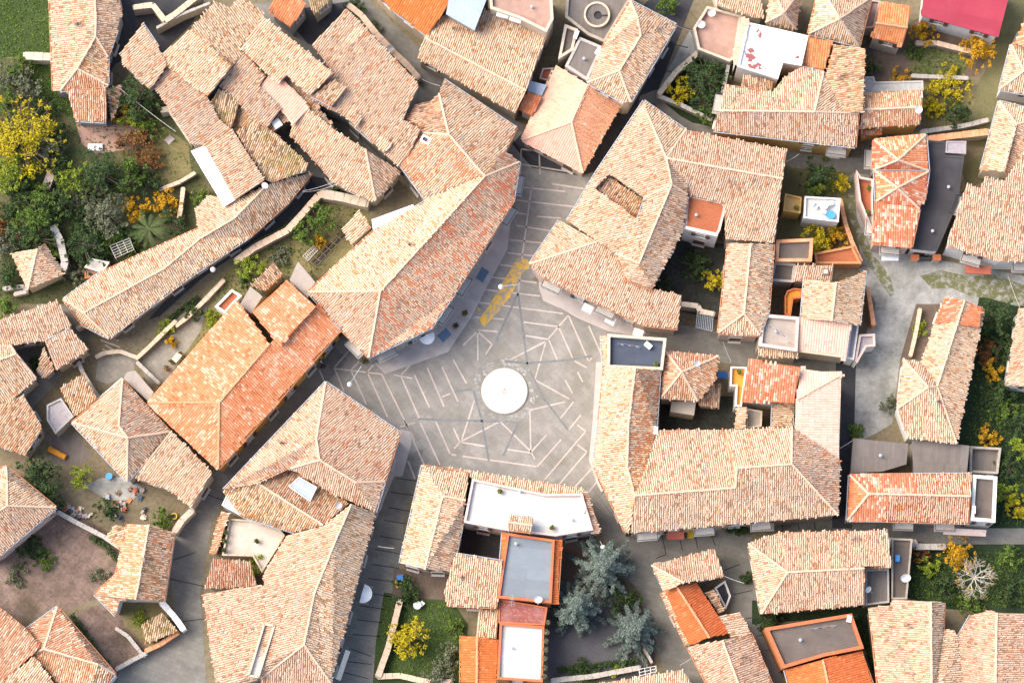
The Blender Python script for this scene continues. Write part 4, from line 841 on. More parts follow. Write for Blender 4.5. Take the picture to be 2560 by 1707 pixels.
ground('garden', '2290,760 2350,760 2330,900 2250,900', 'soil', 6)
ground('garden', '2450,730 2560,740 2640,980 2640,1320 2470,1320 2380,1120', 'grass_dark', 5)
ground('garden', '2270,1360 2640,1360 2640,1540 2350,1520 2260,1490', 'grass_dark', 6)
ground('garden', '1880,1500 2180,1500 2200,1700 2140,1540 1880,1560', 'grass_dark', 5)
ground('lawn', '960,1480 1130,1500 1170,1560 1160,1740 930,1740 940,1600', 'grass_green', 6)
ground('garden', '985,1420 1120,1430 1120,1500 980,1490', 'soil', 7)
ground('yard', '1370,1500 1560,1480 1640,1600 1630,1700 1370,1700', 'gravel', 6)
ground('garden', '1395,1320 1480,1340 1600,1480 1640,1640 1560,1500 1380,1510', 'soil', 5)

def stripes(name, segs, w, mat, z):
    b = MB()
    for s in segs.split():
        x0, y0, x1, y1 = (float(t) for t in s.split(',')); p, q = Vector(at(x0, y0)), Vector(at(x1, y1)); d = (q-p)
        L = d.length; d.normalize(); n = Vector((-d.y, d.x))*w/2; k = max(1, int(L/.9))
        for i in range(k):      # laid as separate kerb-like slabs with joints
            a = p+d*(L*i/k+.003); c = p+d*(L*(i+1)/k-.003); j = rng.uniform(-.006, .006)
            b.add([(a.x-n.x, a.y-n.y, z), (c.x-n.x, c.y-n.y, z), (c.x+n.x+j, c.y+n.y, z), (a.x+n.x, a.y+n.y, z)], [(0, 1, 2, 3)])
    return tag(link(name, b.mesh(name, [mat])), kind='structure')
stripes('paving_bands', """1303,411,1449,434 1288,467,1413,479 1380,460,1459,472 1286,500,1434,517 1283,532,1319,536 1342,541,1403,546 1291,564,1375,577
1275,600,1360,608 1268,632,1334,640 1250,662,1324,671 1230,693,1342,707 1209,724,1350,740 1329,467,1306,638 1306,638,1296,728 1348,386,1350,437 1303,373,1342,378 1303,373,1301,439
1189,755,1408,784 1186,793,1260,798 1309,805,1398,817 1194,825,1245,829 1314,839,1370,848 1421,788,1370,848 1365,853,1270,902 1263,895,1270,902 1365,853,1337,949 1337,949,1423,997 1413,1004,1325,1025 1325,1025,1327,1131
1421,788,1472,904 1398,820,1431,894 1372,850,1393,899 1472,815,1505,889 1436,902,1467,919 1472,904,1480,894 1444,930,1457,955 1413,950,1431,983 1434,1004,1400,1047 1452,1037,1421,1075 1443,1062,1464,1078
1464,1078,1362,1198 1467,1129,1393,1216 1443,1111,1467,1129 1480,1170,1436,1218 1495,1200,1472,1229 1403,1098,1343,1166 1367,1086,1328,1129 1250,1053,1328,1129 1250,1053,1151,1104 1151,1104,1135,1121
1151,1105,1212,1115 1268,1123,1329,1132 1329,1132,1337,1148 1128,1135,1141,1138 1156,1140,1342,1166 1089,1053,1125,1134 1134,1070,1149,1104 1186,1001,1155,1098 1050,1055,1100,1162 1003,942,1048,1045 1010,1050,1061,1162
1020,1152,1038,1197 1036,937,1074,1019 1068,919,1110,1016 1105,917,1145,1004 1133,899,1166,958 1105,992,1125,984 1003,937,1026,912 1194,828,1158,863 1194,828,1230,861 1194,828,1195,902 1230,861,1214,886
1000,1067,1038,1056 834,921,954,935 985,937,1031,946 837,917,880,868 878,924,898,904 918,930,934,912 837,922,860,978 878,927,916,1011 918,930,969,1042 954,935,1036,1100 798,924,811,953""", .15, 'band', .022)
stripes('paving_star', "1295,733,1240,853 1295,733,1319,917 1324,924,1357,993 1357,993,1421,1075 1245,900,1316,908 1316,908,1430,899 1430,899,1480,889 1135,978,1181,973 1046,1047,1293,1055 1184,975,1204,1050 1204,1050,1222,1152 1296,1055,1258,1139", .2, 'band_dark', .026)
stripes('paving_joints', """990,1195,1050,1203 976,1230,1040,1238 969,1268,1030,1278 960,1300,1022,1310 950,1340,1012,1350 938,1372,1000,1384 929,1410,998,1420 920,1445,995,1455 910,1480,985,1492 900,1513,960,1522 892,1548,960,1556 882,1585,950,1590 874,1620,930,1640 866,1652,930,1660 860,1680,920,1695
1655,1337,1665,1385 1698,1340,1706,1376 1738,1338,1744,1370 1777,1334,1788,1362 1665,1386,1640,1395 1955,1310,1957,1326 1996,1308,1998,1324 2036,1306,2038,1322 1810,1425,1850,1410 1835,1485,1880,1475 1865,1545,1905,1540 1890,1590,1930,1580 1915,1625,1940,1618
1640,170,1690,185 1620,210,1670,225 1600,90,1720,120 1580,250,1640,262 1540,300,1600,330 1510,350,1570,365 1680,60,1730,75 510,1465,420,1445 520,1545,440,1555 430,1400,490,1380 560,1250,500,1230""", .09, 'paving_dark', .024)
tag(ground('road_marking', '1292,646 1320,648 1326,668 1304,684 1294,704 1276,742 1248,776 1212,817 1203,810 1199,796 1222,765 1240,735 1260,700 1272,680', 'yellow_paint', 7), kind='structure')
tag(ground('road_marking', '1183,764 1188,762 1202,774 1198,779', 'yellow_paint', 7), kind='structure')

# round platform in the middle of the piazza
cx, cy = at(1261, 977, .15)
dk = empty('round_platform', (cx, cy, 0)); tag(dk, 'round cream stone platform with a small rust emblem in the middle of the piazza', 'platform')
b = MB(); b.cyl(0, 0, .0, .15, 2.33, 2.33, 64); link('base', b.mesh('base', ['concrete_edge']), dk)
b = MB(); b.cyl(0, 0, .15, .2, 2.27, 2.25, 64); link('top_slab', b.mesh('top_slab', ['floor_white']), dk)
b = MB()
for a in range(5): b.box(.16*math.cos(a*1.256+.3), .16*math.sin(a*1.256+.3)-.05, .2, .206, .16, .07, a*1.256)
b.box(0, .18, .2, .207, .07, .2); b.box(.02, -.28, .2, .207, .2, .05); link('emblem', b.mesh('emblem', ['dirtyred']), dk)
b = MB()
for i in range(90):
    a = rng.uniform(0, 6.283); r = rng.uniform(2.5, 3.3); b.box(r*math.cos(a), r*math.sin(a), .0, rng.uniform(.012, .03), rng.uniform(.15, .45), rng.uniform(.12, .3), rng.uniform(0, 3))
o = tag(link('paving_setts', b.mesh('paving_setts', ['concrete']), None, (cx, cy, 0)), kind='structure')

# ================================================================ WALLS
def wall(label, pts, h, t, mat, cap=None, name='garden_wall', z0=0.0):
    P = [at(x, y, h) for x, y in pxs(pts)]; c = P[0]; root = empty(name, (c[0], c[1], 0)); tag(root, label, 'wall'); b = MB(); k = MB()
    for p, q in zip(P, P[1:]):
        a, d = Vector(p)-Vector(c), Vector(q)-Vector(c); L = (d-a).length; r = math.atan2(d.y-a.y, d.x-a.x); m = (a+d)/2
        b.box(m.x, m.y, z0-.3, h, L+t*.55, t, r); n = max(1, int(L/.7))
        for i in range(n):
            f = (i+.5)/n; b2 = a.lerp(d, f); k.box(b2.x, b2.y, h-.0, h+.07+rng.uniform(0, .03), L/n-.03, t+.08+rng.uniform(0, .06), r+rng.uniform(-.03, .03))
    link('wall_body', b.mesh('wall_body', [mat]), root); link('coping', k.mesh('coping', [cap or 'concrete_edge']), root)
    return root
wall('thick pale wall jutting west from the long lawn-side house', '62,140 130,143', 2.0, .7, 'wall_beige', 'wall_beige')
wall('pale stone ruin wall zigzagging at the top left above a black pit', '335,19 382,13 412,52 432,40 496,-10', 2.6, .45, 'wall_stone', 'mortar')
wall('thin pale wall top crossing the dark pit at the top left', '392,70 455,36 525,8', 2.4, .15, 'wall_beige')
wall('rough stone wall along the stepped lane north of the orange modern roof', '872,14 905,40 940,85 985,132 1020,165 1046,195', 1.6, .5, 'wall_stone', 'mortar')
wall('beige garden wall below the sloping grey brown roof', '404,276 424,272 478,352', 2.2, .45, 'wall_beige', 'wall_beige')
wall('winding rubble wall between the dark lane and the walled garden', '590,652 640,617 720,575 760,530 795,490 812,482', 1.6, .55, 'wall_stone', 'mortar')
wall('wide flat topped wall closing the walled garden to the north', '812,486 860,494 916,508', 2.0, .8, 'wall_beige', 'wall_beige')
wall('broken stone wall beside the small garden cottage', '133,568 150,600 162,655 158,672', 2.4, .6, 'wall_stone', 'concrete_edge')
wall('low L-shaped wall in front of the garden cottage', '8,722 60,716 66,728 36,736', 1.2, .3, 'wall_beige')
wall('narrow brick wall running down the west garden terraces', '458,470 452,520 445,560', 1.3, .3, 'wall_beige', 'mortar')
wall('curved low wall on the west garden terrace below the white sheets', '400,474 450,455 488,432', 1.0, .25, 'wall_stone', 'mortar')
wall('pale wall strip curving round the lane bend at the bottom left', '404,1505 435,1540 458,1572', 1.9, .5, 'wall_white', 'wall_white')
wall('red brown wall along the lower edge of the mossy yard', '364,1626 400,1610 445,1580', 1.2, .35, 'wall_orange', 'mortar_orange')
wall('long grey wall between the junk yard and the pink paved court', '145,1280 190,1305 262,1342 330,1390', 1.5, .35, 'wall_grey')
wall('tan wall along the grey lane beside the backyard', '480,1275 455,1300 436,1328', 2.2, .5, 'wall_beige', 'wall_beige')
wall('low grey wall closing the lower pink yard at the street', '365,1632 330,1650 290,1672', 1.1, .3, 'wall_grey')
wall('pale edged wall of the triangular tree garden by the dark street', '1744,133 1690,180 1648,234', 1.6, .45, 'wall_beige', 'wall_beige')
wall('white kerb wall on the east side of the triangular tree garden', '1822,160 1812,205 1800,260 1784,322', 1.8, .25, 'wall_white', 'wall_white')
wall('grey wall along the lane south of the triangular tree garden', '1646,240 1700,262 1780,300', 1.2, .3, 'wall_grey')
wall('stone wall between the upper and lower gardens at the top right', '2290,108 2340,108 2428,130', 1.1, .4, 'wall_stone', 'mortar')
wall('pale garden wall above the yellow vine', '2280,190 2320,192 2420,196', 1.0, .3, 'wall_beige')
wall('white topped garden wall by the sloping path', '2303,330 2410,315 2470,300', 1.2, .35, 'wall_grey')
wall('stone wall with an old tiled coping at the head of the black roof', '2322,348 2384,340 2470,330', 2.4, .55, 'wall_stone', 'mortar_orange')
wall('orange capped wall bending along the path beside the walled gardens', '2100,498 2114,560 2128,600 2152,655', 2.2, .3, 'wall_orange', 'mortar_orange')
wall('orange capped side yard wall at the concrete road', '2170,720 2176,760 2184,812', 2.4, .3, 'wall_orange', 'mortar_orange')
wall('stone wall of the sunken courtyard with the pale pergola', '1704,760 1745,765 1750,778 1785,785', 2.6, .4, 'wall_stone', 'wall_beige')
wall('brown garden wall west of the long narrow house', '2300,772 2290,830 2276,890', 1.0, .3, 'wall_stone', 'mortar')
wall('mossy low wall at the north end of the bare tree garden', '2284,1352 2290,1366 2362,1366', 1.4, .5, 'wall_stone', 'concrete_edge')
wall('rubble wall on the west edge of the lawn garden', '1000,1500 985,1560 970,1620 945,1690', 1.2, .5, 'wall_stone', 'mortar')
wall('pale rubble wall along the bottom of the lawn garden', '945,1690 1000,1688 1060,1702 1130,1704', 1.0, .45, 'wall_stone', 'mortar')
wall('low grey wall at the bottom of the gravel yard', '1380,1700 1480,1690 1600,1668', 1.0, .4, 'wall_grey')
wall('thin retaining wall beside the gravel yard hedge', '1610,1620 1630,1656', 1.4, .2, 'wall_orange')
wall('stone wall fragment beside the mossy low roof', '290,1570 320,1590 360,1640', 1.0, .25, 'wall_beige')

wall('low curved wall round the paved court in the west', '240,892 262,882 300,878 340,893', .7, .3, 'wall_beige', 'wall_beige')
wall('straight low wall between the paved court and the garden terrace', '340,897 372,868 402,838 440,802', .9, .3, 'wall_stone', 'mortar')
wall('stone wall stepping down beside the dark orange house end', '342,905 370,932 398,958', .8, .25, 'wall_grey')
wall('tan boundary wall above the small golden tiled roof in the west', '196,905 206,930 240,985 252,1000', 1.6, .3, 'wall_beige')
wall('pale wall along the roofs edge north of the crossing ridge house', '246,1000 280,972 306,948', 3.0, .3, 'wall_white', 'wall_white')
wall('tan wall top crossing the small yard beside the square tiled house', '192,820 222,803 232,795', 1.8, .25, 'wall_beige')
wall('stone edge of the lower garden terrace by the lane', '560,700 520,742 470,792 440,815', .8, .3, 'wall_stone', 'mortar')
stripes('steps', '262,862,292,880 252,850,300,868 245,838,298,852 256,872,286,890', .12, 'band', .034)
# ================================================================ TREES AND SHRUBS
def leaf_cards(cent, rad, n, size, sq=.7, flat=.5):
    """n little folded leaf quads spread over clumps"""
    cent = np.array(cent); rad = np.array(rad); k = nr.integers(0, len(cent), n)
    d = nr.normal(0, 1, (n, 3)); d /= np.linalg.norm(d, axis=1)[:, None]; r = nr.random(n)**.45
    p = cent[k]+d*(r*rad[k])[:, None]*np.array([1, 1, sq])
    a = nr.normal(0, 1, (n, 3)); a[:, 2] += np.sign(nr.random(n)-.15)*flat*2; a /= np.linalg.norm(a, axis=1)[:, None]
    u = np.cross(a, nr.normal(0, 1, (n, 3))); u /= np.linalg.norm(u, axis=1)[:, None]; v = np.cross(a, u)
    s = size*nr.uniform(.55, 1.25, n)[:, None]
    V = np.stack([p-u*s, p-v*s*.45, p+u*s, p+v*s*.45], 1).reshape(-1, 3)
    return V, np.arange(n*4).reshape(n, 4)
def mesh_np(name, V, F, mat):
    me = bpy.data.meshes.new(name); me.vertices.add(len(V)); me.vertices.foreach_set('co', V.ravel().astype(np.float32))
    me.loops.add(F.size); me.loops.foreach_set('vertex_index', F.ravel().astype(np.int32)); me.polygons.add(len(F))
    me.polygons.foreach_set('loop_start', np.arange(0, F.size, 4, dtype=np.int32)); me.update(calc_edges=True); me.materials.append(MATS[mat]); return me
def tree(label, px, py, rpx, h, mat, name='tree', dens=1.0, leaf=.15, bark='bark', cat=None, group=None, squash=1.0, ry=None):
    R = rpx*M_PX; zc = h*.62; x, y = at(px, py, zc); o = empty(name, (x, y, 0)); tag(o, label, cat or ('tree' if name.endswith('tree') else 'shrub'), group)
    nc = max(7, int(9+R*R*5)); ce, ra = [], []; p1, p2 = rng.uniform(0, 6), rng.uniform(0, 6)
    for i in range(nc):
        a = rng.uniform(0, 6.283); q = R*math.sqrt(rng.random())*.86; f = 1-(q/R)**2*.75
        lob = .86+.26*math.sin(a*3+p1)+.16*math.sin(a*5+p2)
        zz = h*.42+(h*.55)*rng.uniform(-.45, 1)*f*squash
        ce.append((q*lob*math.cos(a), q*lob*math.sin(a)*(ry or 1), zz)); ra.append(min(.75, R*rng.uniform(.17, .34)))
    n = int(min(4600, 330*R*R*dens+180)); V, F = leaf_cards(ce, ra, n, leaf)
    # loose outer twigs break the outline
    tw = [(R*rng.uniform(.75, 1.18)*math.cos(a), R*rng.uniform(.75, 1.18)*math.sin(a)*(ry or 1), h*rng.uniform(.3, .75)) for a in (rng.uniform(0, 6.283) for _ in range(nc))]
    V2, F2 = leaf_cards(tw, [.22]*len(tw), len(tw)*14, leaf); F = np.concatenate([F, F2+len(V)]); V = np.concatenate([V, V2])
    V[:, 2] = np.maximum(V[:, 2], .05)
    link('crown', mesh_np('crown', V, F, mat), o)
    b = MB(); tr = max(.05, R*.07); b.tube((0, 0, -.1), (0, 0, h*.45), tr, tr*.7, 8)
    for c in (ce+tw)[::2]: b.tube((0, 0, h*rng.uniform(.25, .45)), c, tr*.45, tr*.12, 5)
    link('trunk', b.mesh('trunk', [bark]), o); return o
def conifer(label, px, py, rpx, h):
    R = rpx*M_PX; x, y = at(px, py, h*.55); o = empty('conifer_tree', (x, y, 0)); tag(o, label, 'tree'); ce, ra = [], []; b = MB()
    b.tube((0, 0, -.1), (0, 0, h*.98), .22, .04, 8); tiers = 9
    for t in range(tiers):
        f = t/(tiers-1); rr = R*(1.0-f*.86)*rng.uniform(.85, 1.08); z = h*(.18+.8*f); nb = max(4, int(11-6*f)); a0 = rng.uniform(0, 6)
        for k in range(nb):
            a = a0+k*6.283/nb+rng.uniform(-.22, .22); L = rr*rng.uniform(.68, 1.12); tip = (L*math.cos(a), L*math.sin(a), z-.22*L)
            b.tube((0, 0, z), tip, .055, .015, 5)
            for s in range(max(3, int(L/.28))):
                g = (s+1)/max(3, int(L/.28)); sp = .34*(1-g*.55)
                ce.append((L*g*math.cos(a)+rng.uniform(-sp, sp)*math.sin(a), L*g*math.sin(a)-rng.uniform(-sp, sp)*math.cos(a), z-.22*L*g+.05)); ra.append(.20+.10*(1-g))
    V, F = leaf_cards(ce, ra, 15000, .17, .4, .9); link('crown', mesh_np('crown', V, F, 'leaf_conifer'), o); link('trunk', b.mesh('trunk', ['bark']), o)
def palm(label, px, py, rpx, h):
    R = rpx*M_PX; x, y = at(px, py, h); o = empty('palm_tree', (x, y, 0)); tag(o, label, 'tree'); b = MB(); b.tube((0, 0, -.1), (0, 0, h), .2, .16, 9); link('trunk', b.mesh('trunk', ['bark']), o); V, F = [], []
    for k in range(17):
        a = k*2.4+rng.uniform(-.2, .2); L = R*rng.uniform(.75, 1.15); e = rng.uniform(.05, .6); n = 18; c, s = math.cos(a), math.sin(a)
        for i in range(n):
            t = (i+1)/n; r = L*t; z = h+e*L*t-.95*L*t*t*(.5+e*.5); w_ = .20*math.sin(min(1, t*1.02)*3.0)+.05
            for sg in (-1, 1):
                q = len(V); p = np.array([r*c, r*s, z]); tip = np.array([(r+w_*1.5)*c-sg*w_*s, (r+w_*1.5)*s+sg*w_*c, z-.06]); d = np.array([c*.03, s*.03, 0])
                V += [p-d, p+d, tip+d*.4, tip-d*.4]; F.append((q, q+1, q+2, q+3))
    link('crown', mesh_np('crown', np.array(V), np.array(F), 'leaf_palm'), o)
def bare_tree(label, px, py, rpx, h):
    R = rpx*M_PX; x, y = at(px, py, h*.6); o = empty('bare_tree', (x, y, 0)); tag(o, label, 'tree'); b = MB(); tips = []
    b.tube((0, 0, -.1), (0, 0, h*.35), .16, .13, 8)
    def br(p, d, L, r, lv):
        q = p+d*L; b.tube(p, q, r, r*.62, 5 if lv < 2 else 4); tips.append(tuple(q))
        if lv >= 4: return
        for i in range(3 if lv < 3 else 2):
            nd = (d+Vector((rng.gauss(0, .5), rng.gauss(0, .5), rng.gauss(.05, .28)))).normalized(); br(p.lerp(q, rng.uniform(.55, 1)), nd, L*rng.uniform(.6, .8), r*.56, lv+1)
    for k in range(9):
        a = k*.7; br(Vector((0, 0, h*.33)), Vector((math.cos(a), math.sin(a), .55)).normalized(), R*.42, .085, 0)
    link('trunk', b.mesh('trunk', ['bark_pale']), o); V, F = leaf_cards([t for t in tips if rng.random() < .25], [.2]*len([1 for t in tips]), 260, .09) if tips else (None, None)
    link('crown', mesh_np('crown', V, F, 'leaf_gold'), o)
TREES = [
 # label, px, py, r, h, material, name
 ('huge yellow tree at the left edge beside the lawn', 45, 345, 98, 6.5, 'leaf_yellow', 'tree'), ('lime yellow tree on the left margin below the huge yellow tree', 20, 420, 58, 5.6, 'leaf_lime', 'tree'),
 ('olive scrub right of the huge yellow tree', 128, 375, 34, 3.6, 'leaf_olive', 'tree'),
 ('dark evergreen tree against the east wall of the lawn-side house', 345, 245, 58, 5.5, 'leaf_dark', 'tree'), ('lime bush under the dark evergreen by the pink yard', 335, 295, 36, 3, 'leaf_lime', 'shrub'),
 ('small green shrub in the pale garden below the grey brown roof', 385, 320, 26, 2.4, 'leaf_green', 'shrub'),
 ('large dark tree with glossy leaves in the middle of the west garden', 250, 430, 62, 6.5, 'leaf_dark', 'tree'), ('lime tree leaning left of the large dark garden tree', 190, 450, 46, 4.2, 'leaf_lime', 'tree'),
 ('green tree right of the large dark garden tree', 320, 430, 42, 5, 'leaf_green', 'tree'), ('rust red vine over the pink garden path', 340, 350, 46, 2.2, 'leaf_rust', 'shrub'),
 ('second rust shrub below the pink garden path', 370, 410, 40, 2.0, 'leaf_rust', 'shrub'), ('grey olive tree in the centre of the west garden', 265, 530, 54, 5.5, 'leaf_olive', 'tree'),
 ('golden shrub beside the palm', 340, 520, 30, 2.6, 'leaf_gold', 'shrub'), ('golden shrub against the narrow brick wall', 415, 505, 34, 2.6, 'leaf_gold', 'shrub'),
 ('dark bush between the brick wall and the row house', 430, 550, 32, 3, 'leaf_dark', 'shrub'), ('green bush at the corner of the white sheeted house', 500, 500, 24, 2.4, 'leaf_green', 'shrub'),
 ('dark tree west of the grey olive tree', 150, 500, 46, 5, 'leaf_dark', 'tree'), ('broad green tree at the left of the west garden', 90, 540, 56, 5.5, 'leaf_green', 'tree'),
 ('dark green tree over the garden cottage roof', 80, 590, 52, 5.2, 'leaf_dark', 'tree'), ('green tree behind the broken stone wall', 205, 605, 48, 5, 'leaf_dark', 'tree'),
 ('small lime shrub beside the lattice pergola', 255, 595, 20, 2.4, 'leaf_lime', 'shrub'), ('olive shrub below the broken stone wall', 185, 685, 24, 2.2, 'leaf_olive', 'shrub'),
 ('dark bush at the left edge beside the garden cottage', 15, 690, 38, 3, 'leaf_dark', 'shrub'), ('green bush at the left edge under the garden cottage', 8, 770, 30, 3, 'leaf_green', 'shrub'),
 ('dark shrub north of the thick pale wall', 45, 160, 34, 3, 'leaf_green', 'shrub'), ('dark undergrowth clump below the thick pale wall', 60, 215, 42, 3.2, 'leaf_olive', 'shrub'),
 ('olive clump at the left edge above the yellow tree', 15, 255, 34, 3, 'leaf_green', 'shrub'), ('dark clump left of the small brick pier', 60, 480, 40, 3.4, 'leaf_dark', 'shrub'),
 ('dark clump east of the small brick pier', 150, 420, 32, 3.2, 'leaf_dark', 'shrub'), ('dark clump left of the grey olive tree', 200, 545, 36, 3.2, 'leaf_dark', 'shrub'), ('olive brush at the left edge', 10, 600, 44, 2.5, 'leaf_olive', 'shrub'),
 ('dark shrub under the palm', 320, 585, 34, 2.0, 'leaf_dark', 'shrub'), ('dark clump below the grey olive tree', 290, 600, 34, 2.6, 'leaf_green', 'shrub'),
 ('bushy green tree in the walled garden behind the palazzo', 800, 545, 36, 4.2, 'leaf_green', 'tree'), ('second green tree low in the walled garden', 768, 580, 34, 3.6, 'leaf_green', 'tree'),
 ('yellow shrub in the walled garden behind the palazzo', 796, 598, 18, 1.8, 'leaf_gold', 'shrub'), ('bright lime tree above the little orange terrace', 625, 668, 32, 3.4, 'leaf_lime', 'tree'),
 ('dark shrub at the foot of the bright lime tree', 612, 700, 20, 2, 'leaf_dark', 'shrub'), ('long weedy shrub on the dark side of the stepped path', 480, 775, 26, 1.4, 'leaf_dark', 'shrub'), ('orange round bush on the garden terrace west of the orange house', 428, 856, 11, 1.0, 'leaf_gold', 'shrub'),
 ('yellow green clump beside the stepped path', 412, 822, 20, 1.3, 'leaf_lime', 'shrub'), ('weeds along the eave of the orange house', 530, 795, 22, 1.0, 'leaf_lime', 'shrub'), ('dry weeds in the walled garden', 700, 640, 26, 1.0, 'leaf_olive', 'shrub'),
 ('dark leafy shrub in the small black yard at the left', 98, 905, 22, 1.8, 'leaf_dark', 'shrub'), ('dark shrubs under the wide garden wall', 838, 480, 18, 1.4, 'leaf_dark', 'shrub'),
 ('big dark round tree at the left beside the brownish roof', 92, 1195, 56, 6.0, 'leaf_dark', 'tree'), ('lower half of the dark tree clump in the junk yard', 130, 1245, 34, 4, 'leaf_dark', 'tree'),
 ('small lime and green tree in the junk yard', 203, 1190, 27, 3.6, 'leaf_lime', 'tree'), ('round dark shrub in the middle of the junk yard', 264, 1275, 28, 2.6, 'leaf_dark', 'shrub'), ('dark shrub beside the lane wall of the junk yard', 405, 1298, 26, 2.2, 'leaf_green', 'shrub'),
 ('weeds on the upper edge of the pink court', 80, 1375, 32, .9, 'leaf_dark', 'shrub'), ('yellow green bush in the cream courtyard terrace', 652, 1400, 30, 3.8, 'leaf_lime', 'tree'),
 ('dense dark tree in the triangular garden by the dark street', 1768, 190, 52, 5.5, 'leaf_dark', 'tree'), ('dark green tree at the south end of the triangular garden', 1775, 255, 40, 4.5, 'leaf_dark', 'tree'), ('golden shrub at the west corner of the triangular garden', 1700, 225, 30, 2.8, 'leaf_yellow', 'shrub'), ('green bush at the tip of the triangular garden', 1770, 285, 24, 2.6, 'leaf_green', 'shrub'),
 ('green bush at the top edge beside the dark street', 1672, 12, 26, 3, 'leaf_green', 'shrub'),
 ('golden autumn shrub left under the crimson roof', 2312, 78, 34, 3, 'leaf_gold', 'tree'), ('rusty gold tree right under the crimson roof', 2448, 125, 44, 3.6, 'leaf_gold', 'tree'), ('brilliant yellow vine spreading over the gravel garden', 2372, 218, 52, 1.8, 'leaf_yellow', 'shrub'), ('trailing arm of the yellow vine', 2335, 270, 26, 1.2, 'leaf_yellow', 'shrub'),
 ('round glossy dark tree at the path below the yellow vine', 2390, 277, 34, 3.8, 'leaf_dark', 'tree'), ('small green shrub in the soil garden at the top right', 2285, 128, 20, 1.4, 'leaf_green', 'shrub'), ('golden creeper on the garden wall above the concrete slab', 2250, 190, 24, 1.2, 'leaf_gold', 'shrub'), ('dark hedge beside the brown orange edged roof', 2178, 165, 24, 2, 'leaf_dark', 'shrub'),
 ('dark green tree in the garden beside the white terrace', 2042, 440, 46, 4.4, 'leaf_dark', 'tree'), ('lime shrub above the white terrace', 2050, 468, 26, 2.8, 'leaf_lime', 'shrub'), ('yellow green shrub by the garden path bend', 2094, 455, 26, 2.6, 'leaf_yellow', 'shrub'), ('tall yellow shrub below the white terrace', 2048, 590, 40, 3.4, 'leaf_yellow', 'tree'), ('golden shrub beside the triangle terrace', 2098, 590, 28, 2.6, 'leaf_gold', 'shrub'),
 ('yellow shrub in the dark courtyard north of the alley', 1785, 695, 26, 2.6, 'leaf_yellow', 'shrub'), ('dark bush in the west corner of the dark courtyard', 1650, 715, 28, 2, 'leaf_dark', 'shrub'),
 ('dark conical evergreen east of the long narrow house', 2490, 790, 48, 5, 'leaf_dark', 'tree'), ('orange gold shrub in the dark east garden', 2485, 925, 24, 2.2, 'leaf_gold', 'shrub'), ('bright gold shrub beside the roofless pen', 2472, 1090, 26, 2.6, 'leaf_gold', 'shrub'), ('rusty brushwood in the east garden', 2465, 880, 32, 1.6, 'leaf_rust', 'shrub'),
 ('green shrub in the shade of the east garden', 2510, 1030, 32, 2.2, 'leaf_green', 'shrub'), ('lime shrub at the right edge of the east garden', 2555, 1120, 28, 2.4, 'leaf_lime', 'shrub'), ('yellow green shrub beside the brown roof terrace', 2515, 1230, 30, 2.6, 'leaf_lime', 'shrub'), ('yellow shrub at the right edge by the brown roof terrace', 2550, 1265, 32, 2.8, 'leaf_yellow', 'shrub'), ('weeds in the brown yard west of the long narrow house', 2300, 820, 18, 1.2, 'leaf_lime', 'shrub'), ('shrub at the bottom of the concrete road', 2225, 1010, 22, 1.4, 'leaf_olive', 'shrub'), ('leafy planter beside the road end terrace', 2140, 1075, 18, 1.2, 'leaf_green', 'shrub'),
 ('golden tree above the bare tree', 2395, 1380, 40, 3.4, 'leaf_gold', 'tree'), ('green shrub in the right corner of the bare tree garden', 2525, 1390, 28, 2.4, 'leaf_green', 'shrub'), ('lime shrub in the west of the bare tree garden', 2325, 1412, 24, 1.8, 'leaf_lime', 'shrub'), ('rust shrub by the mossy low wall', 2300, 1385, 20, 1.4, 'leaf_rust', 'shrub'),
 ('round golden green tree on the lawn south of the black courtyard', 1018, 1592, 48, 4.6, 'leaf_yellow', 'tree'), ('grey green shrub at the bottom of the lawn', 1092, 1690, 36, 2.6, 'leaf_olive', 'shrub'), ('dark shrub at the top of the lawn garden', 1015, 1478, 34, 2.4, 'leaf_dark', 'shrub'), ('olive bush on the right of the lawn', 1135, 1570, 22, 1.8, 'leaf_green', 'shrub'), ('grey bush low on the lawn', 1120, 1640, 30, 2.2, 'leaf_olive', 'shrub'),
 ('lime bush at the bottom of the gravel yard', 1545, 1672, 18, 1.2, 'leaf_lime', 'shrub'), ('dark hedge bush along the gravel yard bottom', 1460, 1682, 34, 1.2, 'leaf_dark', 'shrub'), ('dark shrub under the conifers by the lane', 1560, 1500, 42, 3, 'leaf_dark', 'shrub'), ('dark bush at the lane fork beside the cream tiled house', 1868, 1445, 14, 1.6, 'leaf_dark', 'shrub'), ('dark bushes in the gap behind the brown framed terrace', 1925, 1555, 30, 1.8, 'leaf_dark', 'shrub'), ('dark vine on the front of the striped street house', 1838, 1322, 30, 2.0, 'leaf_dark', 'shrub'),
]
